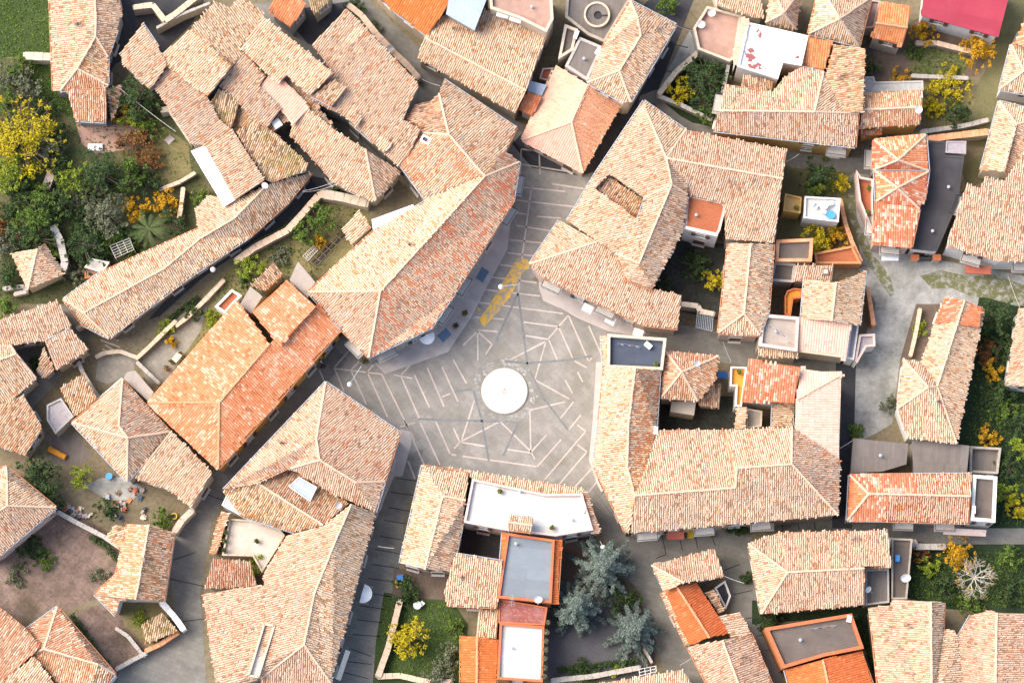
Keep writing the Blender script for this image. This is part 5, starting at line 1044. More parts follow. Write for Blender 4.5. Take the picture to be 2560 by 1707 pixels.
TREES += [
 ('dark bush between the broken stone wall and the palm', 235, 640, 40, 3.2, 'leaf_dark', 'shrub'),
 ('olive bush under the large dark garden tree', 215, 490, 36, 3, 'leaf_olive', 'shrub'),
 ('dark laurel beside the curved garden wall', 365, 455, 34, 3, 'leaf_dark', 'shrub'),
 ('green laurel at the foot of the palm', 330, 615, 30, 2.2, 'leaf_green', 'shrub'),
 ('dark bush at the left edge above the garden cottage', 30, 520, 42, 3.6, 'leaf_dark', 'tree'),
 ('brownish scrub at the left edge in the west garden', 5, 560, 46, 2.4, 'leaf_rust', 'shrub'),
 ('green bush at the corner of the garden cottage', 140, 630, 32, 3, 'leaf_green', 'shrub'),
 ('dark bush below the brick pier', 110, 500, 40, 3.6, 'leaf_green', 'tree'),
 ('dark bush beside the lattice pergola', 245, 655, 26, 2.2, 'leaf_dark', 'shrub'),
 ('dark ivy mass under the grey olive tree', 225, 575, 44, 3.4, 'leaf_dark', 'tree'),
 ('lime bush in front of the kiosk', 258, 620, 18, 2, 'leaf_lime', 'shrub'),
 ('dark bush right of the huge yellow tree', 150, 335, 30, 2.6, 'leaf_dark', 'shrub'),
 ('dark bush below the lime yellow tree', 55, 470, 36, 2.8, 'leaf_dark', 'shrub'),
 ('gold bush beside the dark evergreen', 300, 285, 24, 2.4, 'leaf_gold', 'shrub'),
 ('yellow bush at the pier', 100, 470, 22, 2.2, 'leaf_lime', 'shrub'),
 ('olive undergrowth at the left edge by the lawn', 10, 200, 36, 2.4, 'leaf_olive', 'shrub'),
 ('dark undergrowth beside the annex of the lawn-side house', 110, 265, 36, 2.4, 'leaf_dark', 'shrub'),
 ('dark bush in the garden of the long narrow house', 2520, 860, 36, 2.6, 'leaf_dark', 'shrub'),
 ('dark mass of bushes in the east garden', 2500, 985, 44, 2.6, 'leaf_dark', 'shrub'),
 ('dark bush at the right edge of the east garden', 2548, 1050, 36, 2.6, 'leaf_dark', 'shrub'),
 ('dark bush below the bright gold shrub', 2520, 1165, 32, 2.2, 'leaf_dark', 'shrub'),
 ('dark bush in the bare tree garden beside the wall', 2360, 1465, 36, 1.8, 'leaf_dark', 'shrub'),
 ('dark bush right of the bare tree', 2520, 1470, 38, 2, 'leaf_dark', 'shrub'),
 ('dark bush at the bottom of the bare tree garden', 2430, 1505, 34, 1.6, 'leaf_green', 'shrub'),
 ('dark tree in the middle of the dark courtyard', 1740, 660, 36, 2.6, 'leaf_dark', 'shrub'),
 ('weeds at the top edge by the orange modern roof', 885, 25, 26, 1.8, 'leaf_dark', 'shrub'),
 ('weeds in the lane beside the orange modern roof', 930, 70, 18, 1, 'leaf_olive', 'shrub'),
 ('dark bush at the foot of the hipped lane house', 870, 478, 18, 1.4, 'leaf_dark', 'shrub'),
 ('weeds on the pink court below its hedge', 250, 1440, 22, 0.7, 'leaf_olive', 'shrub'),
 ('weeds on the lower left of the pink court', 40, 1440, 26, 0.7, 'leaf_olive', 'shrub'),
 ('creeper on the pink court left side', 110, 1400, 24, 0.8, 'leaf_green', 'shrub'),
 ('bush in the mossy yard', 350, 1545, 18, 1, 'leaf_lime', 'shrub')]
for (lb, px, py, r, h, m, nm) in TREES:
    tree(lb, px, py, r, h, m, nm, ry=.55 if 'vine on the front' in lb else None)
conifer('largest blue grey cedar beside the white terrace', 1512, 1412, 100, 9.5)
conifer('blue grey cedar against the orange parapet terrace', 1440, 1518, 80, 8.0)
conifer('blue grey cedar leaning over the south lane', 1588, 1572, 82, 8.0)
palm('palm tree with radiating fronds in the west garden', 372, 572, 48, 3.6)
bare_tree('bare pale branched tree in the bottom right garden', 2440, 1440, 62, 4.6)
def hedge(label, pts, h, wd, mat='leaf_dark'):
    P = [at(x, y, h*.6) for x, y in pxs(pts)]; ce, ra = [], []; c = P[0]
    for p, q in zip(P, P[1:]):
        L = math.dist(p, q); n = max(2, int(L/.35))
        for i in range(n): f = i/n; ce.append((p[0]+(q[0]-p[0])*f-c[0], p[1]+(q[1]-p[1])*f-c[1], h*rng.uniform(.3, .8))); ra.append(wd*rng.uniform(.5, .75))
    o = empty('hedge', (c[0], c[1], 0)); tag(o, label, 'hedge'); V, F = leaf_cards(ce, ra, len(ce)*70, .12, .8); V[:, 2] = np.maximum(V[:, 2], .03)
    link('foliage', mesh_np('foliage', V, F, mat), o)
hedge('dark clipped hedge on the upper right of the pink court', '232,1345 265,1365 298,1405', 1.3, .6)
hedge('long blue green hedge beside the lower pink yard', '182,1540 215,1590 250,1640 276,1662', 1.3, .7, 'leaf_dark')
hedge('dark hedge at the bottom of the gravel yard', '1400,1672 1480,1664 1600,1650', 1.1, .6)
hedge('dark hedge in the black gap beside the orange gable', '2140,1545 2165,1610 2195,1700', 1.2, .5)
hedge('narrow hedge on the dark side of the lane path', '420,800 455,770 500,740', .8, .4)
# ================================================================ SMALL THINGS
def one(name, mb, mats, loc, label, cat, rz=0.0, group=None):
    o = link(name, mb.mesh(name, mats), None, loc); o.rotation_euler = (0, 0, rz); return tag(o, label, cat, group)
def P3(px, py, z): x, y = at(px, py, z); return (x, y, z)
def roofz(x, y, default=5.0):
    z = None
    for h in HOUSES: pass
    return default
# roof heights by ray casting (used to rest things on roofs)
bpy.context.view_layer.update()
DG = bpy.context.evaluated_depsgraph_get()
def hit(px, py):
    x, y = at(px, py, 0); d = (Vector((x, y, 0))-Vector(CAM)).normalized()
    ok, loc, nrm, idx, ob, mt = S.ray_cast(DG, Vector(CAM), d)
    return loc
def dish(label, px, py, r=.42, rz=0.0):
    p = hit(px, py); o = empty('satellite_dish', p, rz); tag(o, label, 'satellite dish'); b = MB(); n, m = 16, 4; vs = [(0, 0, 0)]
    R = Vector((0, 0, 1)).rotation_difference(Vector((0, -.72, .69))).to_matrix()
    for j in range(1, m+1):
        for i in range(n): a = 2*math.pi*i/n; q = r*j/m; vs.append((q*math.cos(a), q*math.sin(a)*1.1, .28*q*q/r))
    vs = [tuple(R @ Vector(v)+Vector((0, -.1, .75))) for v in vs]; fs = [(0, 1+i, 1+(i+1) % n) for i in range(n)]
    for j in range(m-1):
        for i in range(n): fs.append((1+j*n+i, 1+(j+1)*n+i, 1+(j+1)*n+(i+1) % n, 1+j*n+(i+1) % n))
    b.add(vs, fs); link('reflector', b.mesh('reflector', ['white']), o)
    b = MB(); b.tube((0, 0, -.05), (0, 0, .75), .03, .03, 6); b.tube((0, 0, .75), (0, -.1, .78), .03); b.tube((0, -.25, .5), (0, -.62, .98), .015); b.box(0, -.62, .94, 1.04, .08, .08); link('mast', b.mesh('mast', ['galv']), o)
def antenna(label, px, py):
    p = hit(px, py); o = empty('antenna', p, rng.uniform(0, 3)); tag(o, label, 'antenna'); b = MB(); b.tube((0, 0, -.2), (0, 0, 2.2), .025, .02); link('mast', b.mesh('mast', ['galv']), o)
    b = MB(); b.tube((-.6, 0, 2.1), (.6, 0, 2.1), .015)
    for i in range(8): b.tube((-.55+i*.15, -.35+i*.02, 2.1), (-.55+i*.15, .35-i*.02, 2.1), .01)
    link('aerial', b.mesh('aerial', ['galv']), o)
def ac_unit(label, px, py, rz, lx=1.1, ly=.55, h=.5, name='air_conditioner', cat='air conditioner'):
    p = hit(px, py); o = empty(name, p, rz); tag(o, label, cat); b = MB(); b.box(0, 0, .05, h, lx, ly); b.box(0, 0, h, h+.03, lx+.05, ly+.05); link('casing', b.mesh('casing', ['white']), o)
    b = MB()
    for x in (-lx*.38, lx*.38): b.box(x, 0, -.15, .05, .08, ly*.9)
    link('foot', b.mesh('foot', ['galv']), o)
ac_unit('left of the two white tanks on the pinkish top terrace', 1257, 39, -.22, 1.15, .6, .55, 'water_tank', 'tank')
ac_unit('right of the two white tanks on the pinkish top terrace', 1289, 50, -.3, 1.15, .6, .55, 'water_tank', 'tank')
ac_unit('white box on the corner of the plain grey brown flat roof', 1497, 131, 1.0, .8, .5)
ac_unit('white bench on the edge of the dark rubble terrace', 1440, 90, 1.2, .8, .35)
ac_unit('white cabinet on the blue floored roof terrace', 1620, 865, -.7, .7, .45)
ac_unit('white box at the corner of the brown roof terrace at the far right', 2473, 1187, -.1, .7, .4)
ac_unit('white slim box on the west parapet of the brown roof terrace', 2433, 1275, 1.5, .7, .3)
ac_unit('white unit beside the cream tiled house gable at the bottom right', 2226, 1357, 1.6, .9, .4)
ac_unit('white unit in the corner of the brown framed terrace', 2122, 1547, 1.4, .6, .4)
ac_unit('white box by the ridge end of the striped block courtyard', 1639, 1077, 1.5, .7, .35)
ac_unit('white box in the roof valley of the north-west block', 693, 312, .6, .8, .8)
ac_unit('white boxes on the roof of the piazza white terrace', 1458, 1275, 1.2, .5, .35)
dish('satellite dish on the blue grey roof terrace', 1345, 1495, .42); dish('satellite dish on the dark narrow terrace beside the bare tree garden', 2262, 1441, .5)
dish('satellite dish on the ridge of the rusty hipped house', 1740, 908, .34, .5); dish('satellite dish on the north wall of the palazzo garden house', 665, 464, .34, -.4)
dish('satellite dish on the pinkish gabled house', 2294, 275, .4); dish('satellite dish above the big north block lane wall', 976, 122, .34)
dish('satellite dish near the sunken inner roof', 1528, 444, .34); dish('satellite dish on the stepped south-west roof', 846, 1262, .36, .4)
dish('satellite dish at the corner of the grey terrace at the bottom right', 2166, 1472, .34, .8); dish('satellite dish on the terrace by the rust roofed top terrace', 1778, 33, .42); dish('satellite dish on the west parapet of the pinkish terrace', 1752, 62, .42)
for lb, px, py in (('aerial on the blue grey terrace parapet', 1280, 1504), ('aerial on the tall palazzo hip', 862, 794), ('aerial on the half orange house', 2240, 1232), ('aerial on the huge cream roof', 745, 1500), ('aerial on the wide sand coloured house', 1890, 300), ('aerial on the north block roof', 900, 200), ('aerial on the striped south-east block', 1760, 1180), ('aerial on the pale pink ribbed alley roof', 2060, 860), ('aerial on the long west row house', 420, 650), ('aerial on the crossing ridge house in the west', 300, 1120)): antenna(lb, px, py)
# hollow white block chimney-like vent north of the palazzo
def vent(label, px, py, rz):
    p = hit(px, py); o = empty('roof_vent', p, rz); tag(o, label, 'vent'); b = MB()
    for q in (-.42, .42): b.box(q, 0, -.3, .5, .16, .7)
    for q in (-.27, .27): b.box(0, q, -.3, .5, .7, .16)
    link('shaft', b.mesh('shaft', ['white']), o); b = MB(); b.box(-.15, 0, -.2, .3, .3, .3); link('flue', b.mesh('flue', ['tarp']), o)
vent('open white block vent beside the stepped gutter north of the palazzo', 1065, 352, -.5)
# chimneys as parts of the houses that carry them
def chim(px, py, rot, s=1.0, kind=0):
    p = hit(px, py); best = None
    for poly, z, hi in FOOT:
        if inpoly(p.x, p.y, poly): best = hi
    if best is None: return
    h = HOUSES[best]; ro = next(c for c in h['root'].children if c.name.startswith('roof')); chimney(ro, p.x-h['off'][0], p.y-h['off'][1], p.z-h['off'][2], rot, s, kind)
for a in ((796, 273, .6, .45), (828, 312, .5, .4), (1640, 70, .6, .4), (1712, 1072, .1, .4), (2340, 1000, .3, .4), (2128, 1344, .1, .45), (1850, 1640, .4, .4), (1020, 610, .7, .4), (190, 60, .05, .45), (2100, 190, .05, .4), (700, 1105, .7, .4), (1150, 1440, .1, .4), (360, 1400, .1, .4), (2260, 1560, .1, .45), (560, 150, .8, .4), (1130, 70, .6, .4)):
    chim(*a, kind=rng.random() < .3)
# skylights: parts of their houses too
def skylight(pts, z):
    P = [at(x, y, z) for x, y in pxs(pts)]; c = (sum(p[0] for p in P)/4, sum(p[1] for p in P)/4); o = empty('skylight', (c[0], c[1], 0)); return o, [(p[0]-c[0], p[1]-c[1]) for p in P]
o, P = skylight('724,1216 747,1193 791,1218 775,1252', 6.5); tag(o, 'large grey glazed skylight on the south-west block', 'skylight')
b = MB(); b.prism(ccw(inset(ccw(P), .1)), 5.6, 6.5); link('pane', b.mesh('pane', ['panel']), o); b = MB(); Q = ccw(P)
for i in range(4): b.tube((*Q[i], 6.52), (*Q[(i+1) % 4], 6.52), .07, .07, 6)
b.tube(((Q[0][0]+Q[1][0])/2, (Q[0][1]+Q[1][1])/2, 6.52), ((Q[2][0]+Q[3][0])/2, (Q[2][1]+Q[3][1])/2, 6.52), .05, .05, 6); link('frame', b.mesh('frame', ['white']), o)
o, P = skylight('2056,671 2072,671 2072,687 2056,687', 5.9); tag(o, 'small white square hatch on the tiled roof beside the dark terraces', 'skylight')
b = MB(); b.prism(ccw(P), 5.2, 5.9); link('frame', b.mesh('frame', ['wood']), o); b = MB(); b.prism(inset(ccw(P), .14), 5.9, 5.95); link('pane', b.mesh('pane', ['white']), o)
o, P = skylight('2098,283 2138,286 2134,319 2096,316', 6.0); tag(o, 'blue grey sheet panel let into the wide sand coloured roof', 'panel')
b = MB(); b.prism(ccw(P), 5.7, 6.35); link('sheet', b.mesh('sheet', ['metal_blue']), o)
# slit terrace on the huge cream roof
o, P = skylight('661,1560 686,1564 646,1692 622,1688', 6.6); tag(o, 'long white slit terrace sunk into the huge cream roof', 'terrace')
b = MB(); b.prism(ccw(P), 5.6, 6.5); link('floor', b.mesh('floor', ['floor_white']), o); b = MB(); Q = ccw(P)
for i in range(4):
    p, q = Vector(Q[i]), Vector(Q[(i+1) % 4]); L = (q-p).length; m = (p+q)/2
    if i % 2 == 1 or L < 2: b.box(m.x, m.y, 6.4, 6.95, L, .2, math.atan2(q.y-p.y, q.x-p.x))
    else: b.box(m.x, m.y, 6.4, 7.05, L, .28, math.atan2(q.y-p.y, q.x-p.x))
link('parapet', b.mesh('parapet', ['wall_beige']), o)
# spiral stairwell
x, y = at(1492, 40, 4.0); o = empty('spiral_stair', (x, y, 0)); tag(o, 'round dark spiral stairwell in the terrace at the top edge', 'stairwell'); b = MB(); n = 32; R = 1.12
vs = [(r*math.cos(i*2*math.pi/n), r*math.sin(i*2*math.pi/n), z) for r, z in ((R+.2, 4.0), (R+.2, 4.55), (R, 4.55), (R, 4.02)) for i in range(n)]; fs = []
for k in range(3):
    for i in range(n): fs.append((k*n+i, k*n+(i+1) % n, (k+1)*n+(i+1) % n, (k+1)*n+i))
b.add(vs, fs); link('parapet', b.mesh('parapet', ['wall_beige']), o); b = MB()
for i in range(22):
    a0, a1 = i*.285, i*.285+.28; z = 4.5-i*.018; b.add([(.4*math.cos(a0)+.1, .4*math.sin(a0), z-.1), (R*math.cos(a0), R*math.sin(a0), z), (R*math.cos(a1), R*math.sin(a1), z), (.4*math.cos(a1)+.1, .4*math.sin(a1), z-.1), (.4*math.cos(a0)+.1, .4*math.sin(a0), 3.9), (R*math.cos(a0), R*math.sin(a0), 3.9), (R*math.cos(a1), R*math.sin(a1), 3.9), (.4*math.cos(a1)+.1, .4*math.sin(a1), 3.9)], [(0, 1, 2, 3), (0, 4, 5, 1), (1, 5, 6, 2), (2, 6, 7, 3), (3, 7, 4, 0)])
link('steps', b.mesh('steps', ['floor_greybrown']), o); b = MB(); b.cyl(.1, 0, 3.9, 4.06, .41, .41, 20); link('well_shade', b.mesh('well_shade', ['black']), o)  # flat black disc paints in the dark of the open shaft
# lamps, cables
def cable(label, a, c, sag=.4, r=.022):
    p, q = Vector(P3(*a)), Vector(P3(*c)); b = MB(); k = 10; pts = [p.lerp(q, i/k)-Vector((0, 0, sag*4*(i/k)*(1-i/k))) for i in range(k+1)]
    for u, v in zip(pts, pts[1:]): b.tube(u, v, r, r, 5)
    tag(link('cable', b.mesh('cable', ['frame_stone'])), label, 'cable')
cable('cable crossing the dark lane to the hipped lane house', (757, 478, 4.4), (835, 455, 4.4)); cable('second cable fanning over the dark lane', (757, 480, 4.4), (838, 462, 4.6), .8)
cable('cable over the alley to the rusty hipped house', (1808, 855, 4.8), (1828, 905, 3.6)); cable('cable over the black lane of the striped south-east block', (2100, 1120, 5), (2136, 1098, 4), .3)
cable('cable over the south lane at the bottom', (1700, 1662, 4.4), (1728, 1645, 4.2), .2); cable('cable across the fork by the golden wedge roof', (1812, 1440, 4.8), (1860, 1457, 5), .3)
cable('cable from the lawn-side house to the sloping roof', (300, 222, 4.5), (440, 330, 4.5), .5); cable('cable over the top street beside the pinkish terrace', (1690, 64, 5.8), (1732, 78, 3.2), .2)
cable('cable across the street front of the long narrow house', (2520, 690, 3.8), (2550, 770, 4.2), .2); cable('cable over the east-west street by the salmon house', (1998, 385, 4.6), (1965, 405, 5.6), .3); cable('cable across the street south of the bowl roofed house', (945, 1365, 4.5), (985, 1370, 5.0), .2)
cable('cable over the black courtyard lane at the north block', (1054, 198, 4.5), (1100, 215, 5), .3)
def lamp(label, a, c):
    p, q = Vector(P3(*a)), Vector(P3(*c)); o = empty('street_lamp', p); tag(o, label, 'street lamp'); d = q-p; b = MB(); b.tube((0, 0, 0), d, .035, .03, 6); b.tube((0, 0, -.5), d*.45, .02, .02, 5); link('arm', b.mesh('arm', ['galv']), o)
    b = MB(); b.cyl(d.x, d.y, d.z-.16, d.z+.02, .26, .14, 14); b.cyl(d.x, d.y, d.z+.02, d.z+.1, .14, .05, 14); link('lamp_head', b.mesh('lamp_head', ['white']), o)
lamp('white street lamp on a long arm beside the tip of the palazzo', (903, 915, 4.0), (874, 960, 4.2)); lamp('white street lamp reaching over the yellow road marking', (1296, 711, 4.0), (1252, 716, 4.0)); lamp('street lamp over the wide garden terrace lane', (535, 668, 3.6), (532, 673, 3.8)); lamp('street lamp on the corner of the striped street house', (1500, 1352, 4), (1508, 1367, 4.2))
# pots, bins, furniture
def pot(label, px, py, r=.28, leaf='leaf_dark', z=0.0, group=None):
    x, y = at(px, py, z+.5); o = empty('flower_pot', (x, y, z)); tag(o, label, 'plant pot', group); b = MB(); b.cyl(0, 0, 0, .42, r*.7, r, 12); link('pot', b.mesh('pot', ['clay']), o)
    V, F = leaf_cards([(0, 0, .65)], [r*1.3], 90, .09); link('plant', mesh_np('plant', V, F, leaf), o)
pot('upper potted shrub on the piazza pavement by the palazzo', 1162, 783, .26); pot('lower potted shrub on the piazza pavement by the palazzo', 1139, 815, .26); pot('dark potted shrub in front of the palazzo tip', 909, 902, .26)
pot('left dark planter on the garden terrace west of the orange house', 416, 921, .26); pot('dark planter beside the garden table west of the orange house', 428, 904, .22)
for i, (px, py) in enumerate(((1369, 1555), (1366, 1580), (1365, 1602), (1364, 1623), (1362, 1645), (1361, 1668), (1360, 1690))):
    pot('one of the flower pots lined up on the orange parapet of the white terrace', px, py, .22, 'leaf_olive', 4.0, 'flower pots on the orange parapet')
for lb, px, py, zz in (('pot at the west rim of the cream courtyard terrace', 564, 1330, 2.9), ('second pot at the west rim of the cream courtyard terrace', 562, 1352, 2.9), ('pot in the lower corner of the cream courtyard terrace', 560, 1375, 2.9), ('dark pot cluster beside the yellow green courtyard bush', 642, 1352, 2.6)): pot(lb, px, py, .2, 'leaf_dark', zz)
def wheelie(label, px, py, mat, rz=0.0):
    x, y = at(px, py, .6); o = empty('bin', (x, y, 0), rz); tag(o, label, 'bin'); b = MB(); b.box(0, 0, .05, .95, .5, .55, 0, 0, 1.12); link('body', b.mesh('body', [mat]), o); b = MB(); b.box(0, -.02, .95, 1.03, .62, .68); b.tube((-.25, .36, .98), (.25, .36, .98), .025); link('lid', b.mesh('lid', [mat]), o)
    for s in (-.25, .25):
        b = MB(); b.tube((s-.03, .25, .1), (s+.03, .25, .1), .1, .1, 10); link('wheel', b.mesh('wheel', ['black']), o)
wheelie('blue recycling bin at the garden wall of the south street', 1000, 1446, 'blue'); wheelie('yellow recycling bin at the garden wall of the south street', 997, 1459, 'yellow', .3); wheelie('yellow bin outside the striped street house', 1726, 1337, 'yellow'); wheelie('blue bin outside the striped street house', 1700, 1338, 'blue', .2)
def table(label, px, py, z, r, mat, rnd=True):
    x, y = at(px, py, z+.75); o = empty('table', (x, y, z)); tag(o, label, 'table'); b = MB(); b.cyl(0, 0, .71, .75, r, r, 24) if rnd else b.box(0, 0, .71, .75, r*2.2, r*1.4, .9); link('tabletop', b.mesh('tabletop', [mat]), o)
    for a in range(4):
        b = MB(); c, s = math.cos(a*1.571+.78)*r*.6, math.sin(a*1.571+.78)*r*.6; b.tube((c, s, 0), (c, s, .71), .03, .03, 6); link('leg', b.mesh('leg', ['galv']), o)
def chair(label, px, py, z, rz, mat='white', group=None):
    x, y = at(px, py, z+.45); o = empty('chair', (x, y, z), rz); tag(o, label, 'chair', group); b = MB(); b.box(0, 0, .42, .46, .44, .44); link('seat', b.mesh('seat', [mat]), o); b = MB(); b.box(0, .21, .5, .88, .42, .035); link('backrest', b.mesh('backrest', [mat]), o)
    for sx in (-.18, .18):
        for sy in (-.18, .18): b = MB(); b.tube((sx, sy, 0), (sx, sy, .42), .02, .02, 5); link('leg', b.mesh('leg', [mat]), o)
x, y = at(2077, 537, 4.9); o = empty('tub', (x, y, 4.4)); tag(o, 'round bright blue tub on the white terrace', 'tub'); b = MB(); b.cyl(0, 0, 0, .42, .36, .42, 24); link('body', b.mesh('body', ['bluelight']), o); b = MB(); b.cyl(0, 0, .42, .46, .45, .45, 24); link('rim', b.mesh('rim', ['bluelight']), o)
table('white table on the white terrace behind the blue tub', 2060, 512, 4.4, .45, 'white'); table('cream garden table on the terrace west of the orange house', 442, 893, 0, .42, 'cream', False); table('white square table by the wall of the striped street house', 1645, 1335, 0, .4, 'white', False); table('white garden table at the top of the lawn', 1043, 1512, 0, .4, 'white')
for i, (px, py, rz) in enumerate(((2040, 515, 1), (2078, 508, 2), (2060, 530, 3))): chair('white chair around the table beside the blue tub', px, py, 4.4, rz, 'white', 'white chairs around the terrace table')
chair('brown chair beside the cream garden table', 452, 886, 0, .6, 'wood'); chair('white chair on the edge of the lawn near the black courtyard wing', 1055, 1508, 0, 2.4); chair('dark blue chair by the wall of the striped street house', 1630, 1338, 0, 2.0, 'blue'); chair('dark blue chair right of the yellow bin', 1741, 1337, 0, 1.0, 'blue')
# awnings
def awning(label, px, py, z, rz, L, D, mat, rnd=False):
    x, y = at(px, py, z); o = empty('awning', (x, y, 0), rz); tag(o, label, 'awning'); b = MB()
    if rnd:
        n = 14; vs = [(0, 0, z+.25)]+[(L/2*math.cos(math.pi+math.pi*i/n), D*math.sin(math.pi+math.pi*i/n), z-.15) for i in range(n+1)]; b.add(vs, [(0, i, i+1) for i in range(1, n+1)]); b.add([(v[0], v[1], v[2]-.05) for v in vs], [(0, i+1, i) for i in range(1, n+1)])
    else: b.add([(-L/2, 0, z+.2), (L/2, 0, z+.2), (L/2, -D, z-.15), (-L/2, -D, z-.15), (-L/2, 0, z+.16), (L/2, 0, z+.16), (L/2, -D, z-.19), (-L/2, -D, z-.19), (-L/2, -D-.01, z-.4), (L/2, -D-.01, z-.4)], [(3, 2, 1, 0), (4, 5, 6, 7), (0, 1, 5, 4), (3, 7, 6, 2), (1, 2, 6, 5), (0, 4, 7, 3), (3, 2, 9, 8)])
    link('canopy', b.mesh('canopy', [mat]), o); b = MB(); b.tube((-L/2+.1, 0, z-.5), (-L/2+.1, -D+.1, z-.18), .02); b.tube((L/2-.1, 0, z-.5), (L/2-.1, -D+.1, z-.18), .02); link('arm', b.mesh('arm', ['galv']), o)
awning('white half round awning on the south front of the palazzo', 1066, 838, 2.9, .45, 1.6, .9, 'white', True); awning('white half round awning on the grey front of the huge cream house', 905, 1482, 3.0, 1.3, 1.9, 1.0, 'white', True)
awning('yellow awning on the street front of the striped block', 1908, 1308, 3.0, .03, 2.1, .75, 'awning'); awning('yellow and white awning low on the front of the huge cream house', 852, 1660, 3.0, 1.25, 3.0, .45, 'awning'); awning('dark blue awning on the east front of the palazzo', 1197, 682, 2.6, 1.05, 1.3, .8, 'tarp'); awning('dark grey awning on the bend of the palazzo front', 1104, 830, 2.6, .75, 1.2, .8, 'tarp'); awning('white balcony hood on the salmon house front', 2225, 636, 2.4, 0, 1.7, .6, 'white'); awning('red brown balcony awning on the striped right edge house', 2446, 664, 2.4, -.06, 2.6, .8, 'dirtyred')
awning('white small awning on the piazza front of the hipped house', 1473, 763, 2.6, -.48, 1.0, .7, 'white'); awning('second white awning on the piazza front of the hipped house', 1530, 793, 2.6, -.48, 1.0, .7, 'white'); awning('third white awning near the alley corner of the hipped house', 1598, 823, 2.6, -.3, 1.0, .7, 'white'); awning('rust red awning on the street front of the striped block', 1688, 1327, 2.8, .03, 1.7, .8, 'dirtyred'); awning('dark blue tarpaulin over the alley corner', 1806, 930, 2.6, 0, .9, .6, 'blue'); awning('pink street awning on the half orange house', 2412, 1322, 2.8, -.05, 4.2, .6, 'wall_pink')
# junk in the yard and other small things
x, y = at(143, 1131, 1); b = MB(); b.tube((-.95, .5, .35), (.75, -.4, .35), .3, .3, 14); one('rolled_tarpaulin', b, ['orange'], (x, y, 0), 'orange rolled tarpaulin lying in the junk yard at the left', 'tarpaulin')
x, y = at(273, 1190, .6); b = MB(); b.cyl(0, 0, 0, .8, .3, .34, 14); o = one('barrel', b, ['bluelight'], (x, y, 0), 'blue plastic barrel in the junk yard', 'barrel')
x, y = at(2244, 1395, 3.3); b = MB(); b.box(0, 0, 0, .5, .4, .62, 0, 0, 1.06); one('crate', b, ['bluelight'], (x, y, 2.8), 'blue crate on the dark narrow terrace', 'crate')
x, y = at(238, 368, .4); b = MB(); b.box(0, 0, 0, .35, 1.5, .7); b.box(0, 0, .35, .42, 1.4, .6); one('white_tub', b, ['white'], (x, y, 0), 'white old bathtub on the pink garden path', 'bathtub')
x, y = at(423, 348, .4); b = MB(); b.box(0, 0, 0, .12, .8, .7, .8); b.box(0, 0, .12, .16, .6, .5, .8); one('slab', b, ['sidewalk'], (x, y, 0), 'pale square slab lying in the dry garden', 'slab')
x, y = at(435, 1290, .3); o = empty('tyre_stack', (x, y, 0)); tag(o, 'ring shaped pot with a yellow rim near the lane wall', 'pot'); b = MB(); b.cyl(0, 0, 0, .5, .3, .34, 16); link('body', b.mesh('body', ['yellow']), o); b = MB(); b.cyl(0, 0, .5, .52, .22, .22, 16); link('soil', b.mesh('soil', ['black']), o)
JK = ['floor_lilac', 'galv', 'wood', 'cream', 'dirtyred', 'clay', 'tarp', 'floor_beige', 'iron', 'concrete_edge']
words = ['lilac', 'grey', 'wooden', 'cream', 'red', 'clay', 'dark', 'beige', 'black', 'concrete']
for i in range(46):
    k = i % 10; t = i/45; px, py = (160+110*t+rng.uniform(-12, 12), 1262+55*t+rng.uniform(-10, 10)) if i < 24 else (rng.uniform(265, 360), rng.uniform(1225, 1300)); x, y = at(px, py, .2); b = MB()
    for q in range(3): b.box(rng.uniform(-.2, .2), rng.uniform(-.2, .2), 0, rng.uniform(.1, .5), rng.uniform(.12, .5), rng.uniform(.1, .4), rng.uniform(0, 3))
    one('scrap_pile', b, [JK[k]], (x, y, 0), 'small heap of %s scrap lying in the junk yard' % words[k], 'scrap', 0, 'scrap heaps in the junk yard, %s' % words[k])
# garden pergola, pale pergola roof, planks
def lattice(label, pts, z, nx, ny, mat, name='pergola'):
    P = [Vector((*at(x, y, z), z)) for x, y in pxs(pts)]; c = P[0].copy(); c.z = 0; o = empty(name, c); tag(o, label, 'pergola'); b = MB()
    for i in range(nx+1): t = i/nx; b.tube(P[0].lerp(P[1], t)-c, P[3].lerp(P[2], t)-c, .035, .035, 5)
    for i in range(ny+1): t = i/ny; b.tube(P[0].lerp(P[3], t)-c+Vector((0, 0, .06)), P[1].lerp(P[2], t)-c+Vector((0, 0, .06)), .035, .035, 5)
    link('lattice', b.mesh('lattice', [mat]), o)
    for p in P: b = MB(); b.tube(Vector((p.x, p.y, 0))-c, p-c, .05, .05, 6); link('post', b.mesh('post', [mat]), o)
lattice('white lattice pergola beside the long curving row house', '275,615 324,596 335,624 289,645', 2.2, 3, 5, 'frame_stone'); lattice('pale blue slatted pergola over the sunken courtyard', '1745,770 1783,784 1780,828 1740,818', 2.4, 9, 1, 'metal_blue'); lattice('rusty rail frame over the dark beds of the walled garden', '852,575 868,586 790,668 774,656', .8, 2, 6, 'wood'); lattice('grey slatted cold frame in the walled garden', '758,640 784,614 795,626 770,652', .6, 7, 2, 'frame_stone'); lattice('white washing frame at the bottom of the gravel yard', '1597,1672 1640,1664 1641,1678 1600,1688', 1.8, 3, 2, 'white')
ground('bed', '856,580 866,588 795,668 780,655', 'floor_charcoal', 8)
# roof of the small brick pier in the garden, brick pier
x, y = at(122, 450, 1.4); b = MB(); b.box(0, 0, 0, 1.4, .7, 1.6, -.35); b.box(0, .0, 1.4, 1.5, .85, 1.8, -.35); one('brick_pier', b, ['wall_pink'], (x, y, 0), 'pinkish brick pier standing in the dark of the west garden', 'pier')
